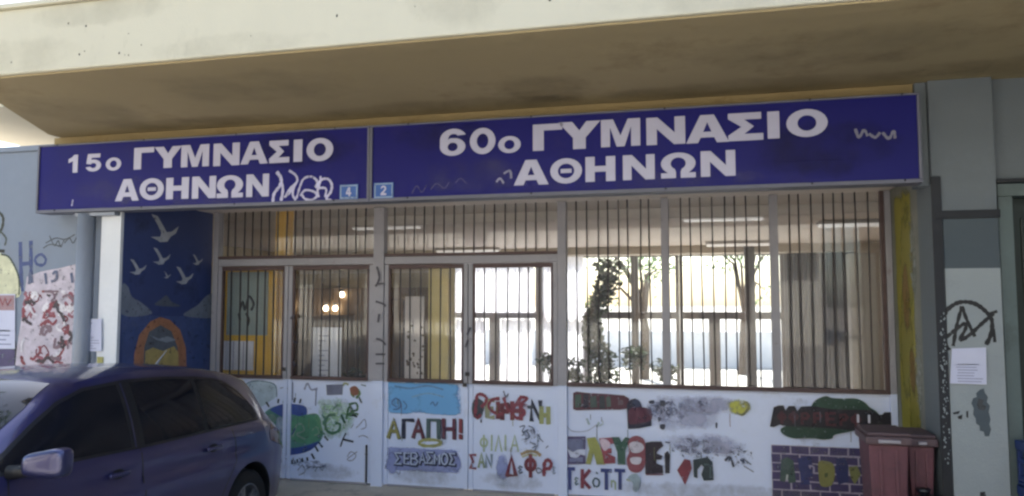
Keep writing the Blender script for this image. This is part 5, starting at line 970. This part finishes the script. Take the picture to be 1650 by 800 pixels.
me = bpy.data.meshes.new_from_object(body.evaluated_get(bpy.context.evaluated_depsgraph_get())); body.modifiers.clear(); old = body.data; body.data = me
for c in cut: bpy.data.objects.remove(c)
me.set_sharp_from_angle(angle=R(38))
def patch(zlo, zhi, x0, x1, nx, nz, off, side=1):
    """a sheet that follows the car's flank between two height curves"""
    mb = MB(); v = []
    for i in range(nx+1):
        x = x0+(x1-x0)*i/nx; a, b = zlo(x), zhi(x)
        for j in range(nz+1):
            z = a+(b-a)*j/nz; v.append((x, side*(side_lat(x, z)+off), z))
    return mb.add(v, [(i*(nz+1)+j, i*(nz+1)+j+1, (i+1)*(nz+1)+j+1, (i+1)*(nz+1)+j) for i in range(nx) for j in range(nz)])
def curve(pts):
    def f(x):
        for (a, za), (b, zb) in zip(pts, pts[1:]):
            if min(a, b) <= x <= max(a, b): return za+(zb-za)*(x-a)/(b-a)
        return pts[0][1] if abs(x-pts[0][0]) < abs(x-pts[-1][0]) else pts[-1][1]
    return f
belt = curve([(2.5, .965), (1.2, .975), (.3, 1.005), (-.3, 1.02)])
head = curve([(2.46, .99), (2.34, 1.05), (2.12, 1.185), (1.92, 1.295), (1.7, 1.362), (1.3, 1.398), (.9, 1.402), (.5, 1.388), (.25, 1.365), (.08, 1.33), (-.05, 1.27), (-.16, 1.17), (-.24, 1.07)])
lo = lambda e: (lambda x: belt(x)+e)
hi = lambda e: (lambda x: max(belt(x)+.003, head(x)-e))
for s in (1, -1):
    cb(patch(lo(-.012), hi(-.012), 2.47, -.245, 60, 5, .0025, s), 'window_trim', M['car_trim'], smooth=True)
    for nm, xa, xb in (('front_side_window', 2.40, 1.40), ('rear_side_window', 1.27, .58), ('quarter_window', .53, -.21)):
        cb(patch(lo(.006), hi(.008), xa, xb, 24, 5, .005, s), nm, M['car_glass'], smooth=True)
    for x in (1.36, 1.31): cb(patch(lo(.0), hi(.004), x+.008, x-.008, 1, 5, .0065, s), 'pillar_edge', M['silver' if x > 1.33 else 'car_trim'], smooth=True)
    d = curve([(2, .30), (0, .30)])
    for xs in ([(2.36, .30), (2.40, .6), (2.38, .95)], [(1.325, .28), (1.33, .6), (1.32, .96)], [(.47, .34), (.40, .52), (.27, .70), (.21, .82), (.23, .98)]):
        v = []; q = smoothline(xs, 8)
        for p in q:
            for e in (-.006, .006): v.append((p.x+e, s*(side_lat(p.x+e, p.y)+.0022), p.y))
        cb(MB().add(v, [(2*i, 2*i+1, 2*i+3, 2*i+2) for i in range(len(q)-1)]), 'shut_line', M['car_trim'])
    for xh, zh in ((1.56, .835), (.52, .865)):
        y = side_lat(xh, zh)
        rc = cb(MB().lathe([(.001, .0), (.045, .0)], (0, 0, 0), 'Y', 20), 'handle_recess', M['car_trim']); rc.location = (xh, s*(y+.003), zh); rc.scale = (1.3, 1, .7)
        h_ = cb(MB().box(-.09, .09, -.012, .012, -.014, .014), 'door_handle', M['car'], bevel=.008); h_.location = (xh+.01, s*(y+.022), zh)
        for p in h_.data.polygons: p.use_smooth = True
    q = MB(); v = []
    mr = bmesh.new(); bmesh.ops.create_icosphere(mr, subdivisions=4, radius=1)
    for vv in mr.verts:
        p = vv.co; f = (abs(p.x)**4.5+abs(p.y)**4.5+abs(p.z)**4.5)**(-1/4.5); vv.co = Vector((p.x*f*(.075 if p.x > 0 else .055)*(1-.3*p.y*s*(p.x > 0)), p.y*f*.12, p.z*f*.072*(1+.22*p.y*s)+.012*p.y*s))
    for f in mr.faces: f.smooth = True
    me = bpy.data.meshes.new('wing_mirror'); mr.to_mesh(me); mr.free(); o = link('wing_mirror', me, M['silver']); o.parent = car; o.location = (2.30, s*.985, 1.015)
    arm = MB().tube([(2.36, s*.79, .965), (2.32, s*.93, .98)], [.04, .03], 10).build('mirror_arm', M['car_trim'], None, smooth=True); arm.parent = o; arm.matrix_parent_inverse = Matrix.Translation(-o.location)
    gl_ = MB().lathe([(.001, 0), (.062, 0)], (0, 0, 0), 'X', 20).build('mirror_glass', M['rim'], None); gl_.parent = o; gl_.location = (-.058, 0, 0); gl_.scale = (1, 1.35, .95)
    cb(patch(curve([(-.36, .83), (-.70, .70)]), curve([(-.36, .90), (-.5, .965), (-.62, .93), (-.70, .84)]), -.36, -.70, 12, 5, .004, s), 'tail_light', M['tail'], smooth=True)
    cb(patch(lambda x: .20, lambda x: .27, 2.24, .40, 14, 2, .006, s), 'sill_trim', M['car_trim'], smooth=True)
    for xw in (0, 2.68):
        wh = bpy.data.objects.new('wheel', None); COL.objects.link(wh); wh.parent = car; wh.location = (xw, s*.755, .315)
        ty = MB().lathe([(.20, -.09), (.29, -.095), (.312, -.07), (.318, 0), (.312, .07), (.29, .095), (.20, .09)], (0, 0, 0), 'Y', 40).build('tyre', M['tyre'], None, smooth=True); ty.parent = wh
        rm = MB().lathe([(.20, -.09), (.205, .085), (.19, .09), (.185, .06), (.18, -.05), (.001, -.05)], (0, 0, 0), 'Y', 36); 
        for kk in range(5):
            a = kk*2*math.pi/5
            for e in (-.13, .13): rm.tube([(.03*math.cos(a), s*.055, .03*math.sin(a)), (.185*math.cos(a+e), s*.065, .185*math.sin(a+e))], [.022, .014], 6)
        rm.lathe([(.001, s*.075), (.04, s*.07), (.05, s*.04)], (0, 0, 0), 'Y', 16)
        rm = rm.build('rim', M['rim'], None, smooth=False); rm.parent = wh
def top_patch(x0, x1, wf, nx, ny, off):
    mb = MB(); v = []
    for i in range(nx+1):
        x = x0+(x1-x0)*i/nx; w_ = wf(x)
        for j in range(ny+1):
            y = -w_+2*w_*j/ny; v.append((x, y, top_z(x, y)+off))
    return mb.add(v, [(i*(ny+1)+j, i*(ny+1)+j+1, (i+1)*(ny+1)+j+1, (i+1)*(ny+1)+j) for i in range(nx) for j in range(ny)])
cb(top_patch(2.52, 1.84, curve([(2.52, .62), (2.1, .60), (1.84, .53)]), 16, 16, .005), 'windscreen', M['car_glass'], smooth=True)
cb(top_patch(-.475, -.60, curve([(-.475, .46), (-.60, .50)]), 8, 12, .006), 'rear_window', M['car_glass'], smooth=True)
cb(MB().tube([(.12, 0, 1.46), (.05, 0, 1.53), (-.02, 0, 1.59)], [.012, .006, .004], 8), 'antenna', mat('antenna_metal', '#b8bac4', .3, .6))
cb(MB().box(-.815, -.79, -.26, .26, .42, .52), 'number_plate', mat('plain_plate', '#c8c8c4', .4), bevel=.004)
cb(MB().box(3.44, 3.47, -.26, .26, .34, .44), 'number_plate', mat('plain_plate_front', '#c8c8c4', .4), bevel=.004)
for s in (1, -1): cb(patch(curve([(2.9, .66), (3.3, .58)]), curve([(2.9, .74), (3.3, .66)]), 2.92, 3.3, 8, 4, .004, s), 'headlight', mat('headlight_lens', '#b9bcc4', .1, var=.03, coat=1), smooth=True)
cb(MB().box(3.41, 3.455, -.3, .3, .46, .53), 'grille', M['car_trim'], bevel=.006)

# ------------------------------------------------------------------ unseen house added behind the camera to bounce sunlight onto the facade
ab = thing('added_apartment_house', 'unseen pale apartment house, added behind the viewer to bounce sunlight', 'building', (-13, -16, .4))
M['house'] = mat('pale_house_plaster', '#dcd8cc', .85, var=.05, scale=.5, bump=.2); M['shutter'] = mat('house_shutter', '#7d6a58', .6, var=.1)
MB().box(-32, 4, -26, -14, .3, 11.0).build('wall', M['house'], ab); MB().box(-32.2, 4.2, -26.2, -13.75, 11.003, 11.4).build('cornice', M['house'], ab, bevel=.03)
for fl in range(3):
    for k in range(9):
        x = -30+k*3.8; z = 1.3+fl*3.2
        wn = MB().box(x-.75, x+.75, -13.995, -13.93, z, z+1.7).build('window', M['win_frame'], ab, bevel=.01)
        MB().box(x-.68, x-.03, -13.929, -13.915, z+.07, z+1.63).build('pane', M['car_glass'], wn); MB().box(x+.03, x+.68, -13.929, -13.915, z+.07, z+1.63).build('pane', M['car_glass'], wn)
        MB().box(x-1.15, x-.77, -13.99, -13.94, z, z+1.7).build('shutter', M['shutter'], wn); MB().box(x+.77, x+1.15, -13.99, -13.94, z, z+1.7).build('shutter', M['shutter'], wn)
    if fl:
        bal = MB().box(-31.5, 3.5, -13.99, -12.9, .95+fl*3.2, 1.1+fl*3.2).build('balcony', M['house'], ab, bevel=.01); MB().box(-31.5, 3.5, -12.98, -12.92, 1.12+fl*3.2, 1.95+fl*3.2).build('parapet', M['house'], bal)

# unseen street trees, added so the car's glass and roof mirror their crowns
def unseen_street_tree(x, y, z0, label, seed):
    rn = random.Random(seed); t = thing('unseen_street_tree', label, 'tree', (x, y, z0), 'unseen added street trees')
    mb = MB(); mb.tube([(x, y, z0-.1), (x+.06, y+.05, z0+1.6), (x, y+.1, z0+3.2)], [.2, .16, .13], 10); tips = []
    for k in range(9):
        a = k*.7+rn.random()*.4; e = Vector((x+math.cos(a)*rn.uniform(1.2, 2.3), y+math.sin(a)*rn.uniform(1.2, 2.3), z0+rn.uniform(4.6, 7.2))); mb.tube([(x, y+.1, z0+2.6+k*.07), (Vector((x, y, z0+3.6))+e)/2, e], [.08, .05, .02], 6); tips.append(e)
    mb.build('trunk', M['bark'], t); mb = MB()
    for e in tips:
        for q_ in range(4): leaves(mb, e+Vector((rn.uniform(-.8, .8), rn.uniform(-.8, .8), rn.uniform(-.7, .7))), (.85, .85, .6), 130, .11, rn, .15)
    mb.build('crown', M['leaf'], t, fix=False)
unseen_street_tree(-10.8, 4.0, 0, 'unseen street tree added left of the viewer for reflections', 41); unseen_street_tree(-5.4, -2.6, .3, 'unseen street tree added behind the viewer for reflections', 42)
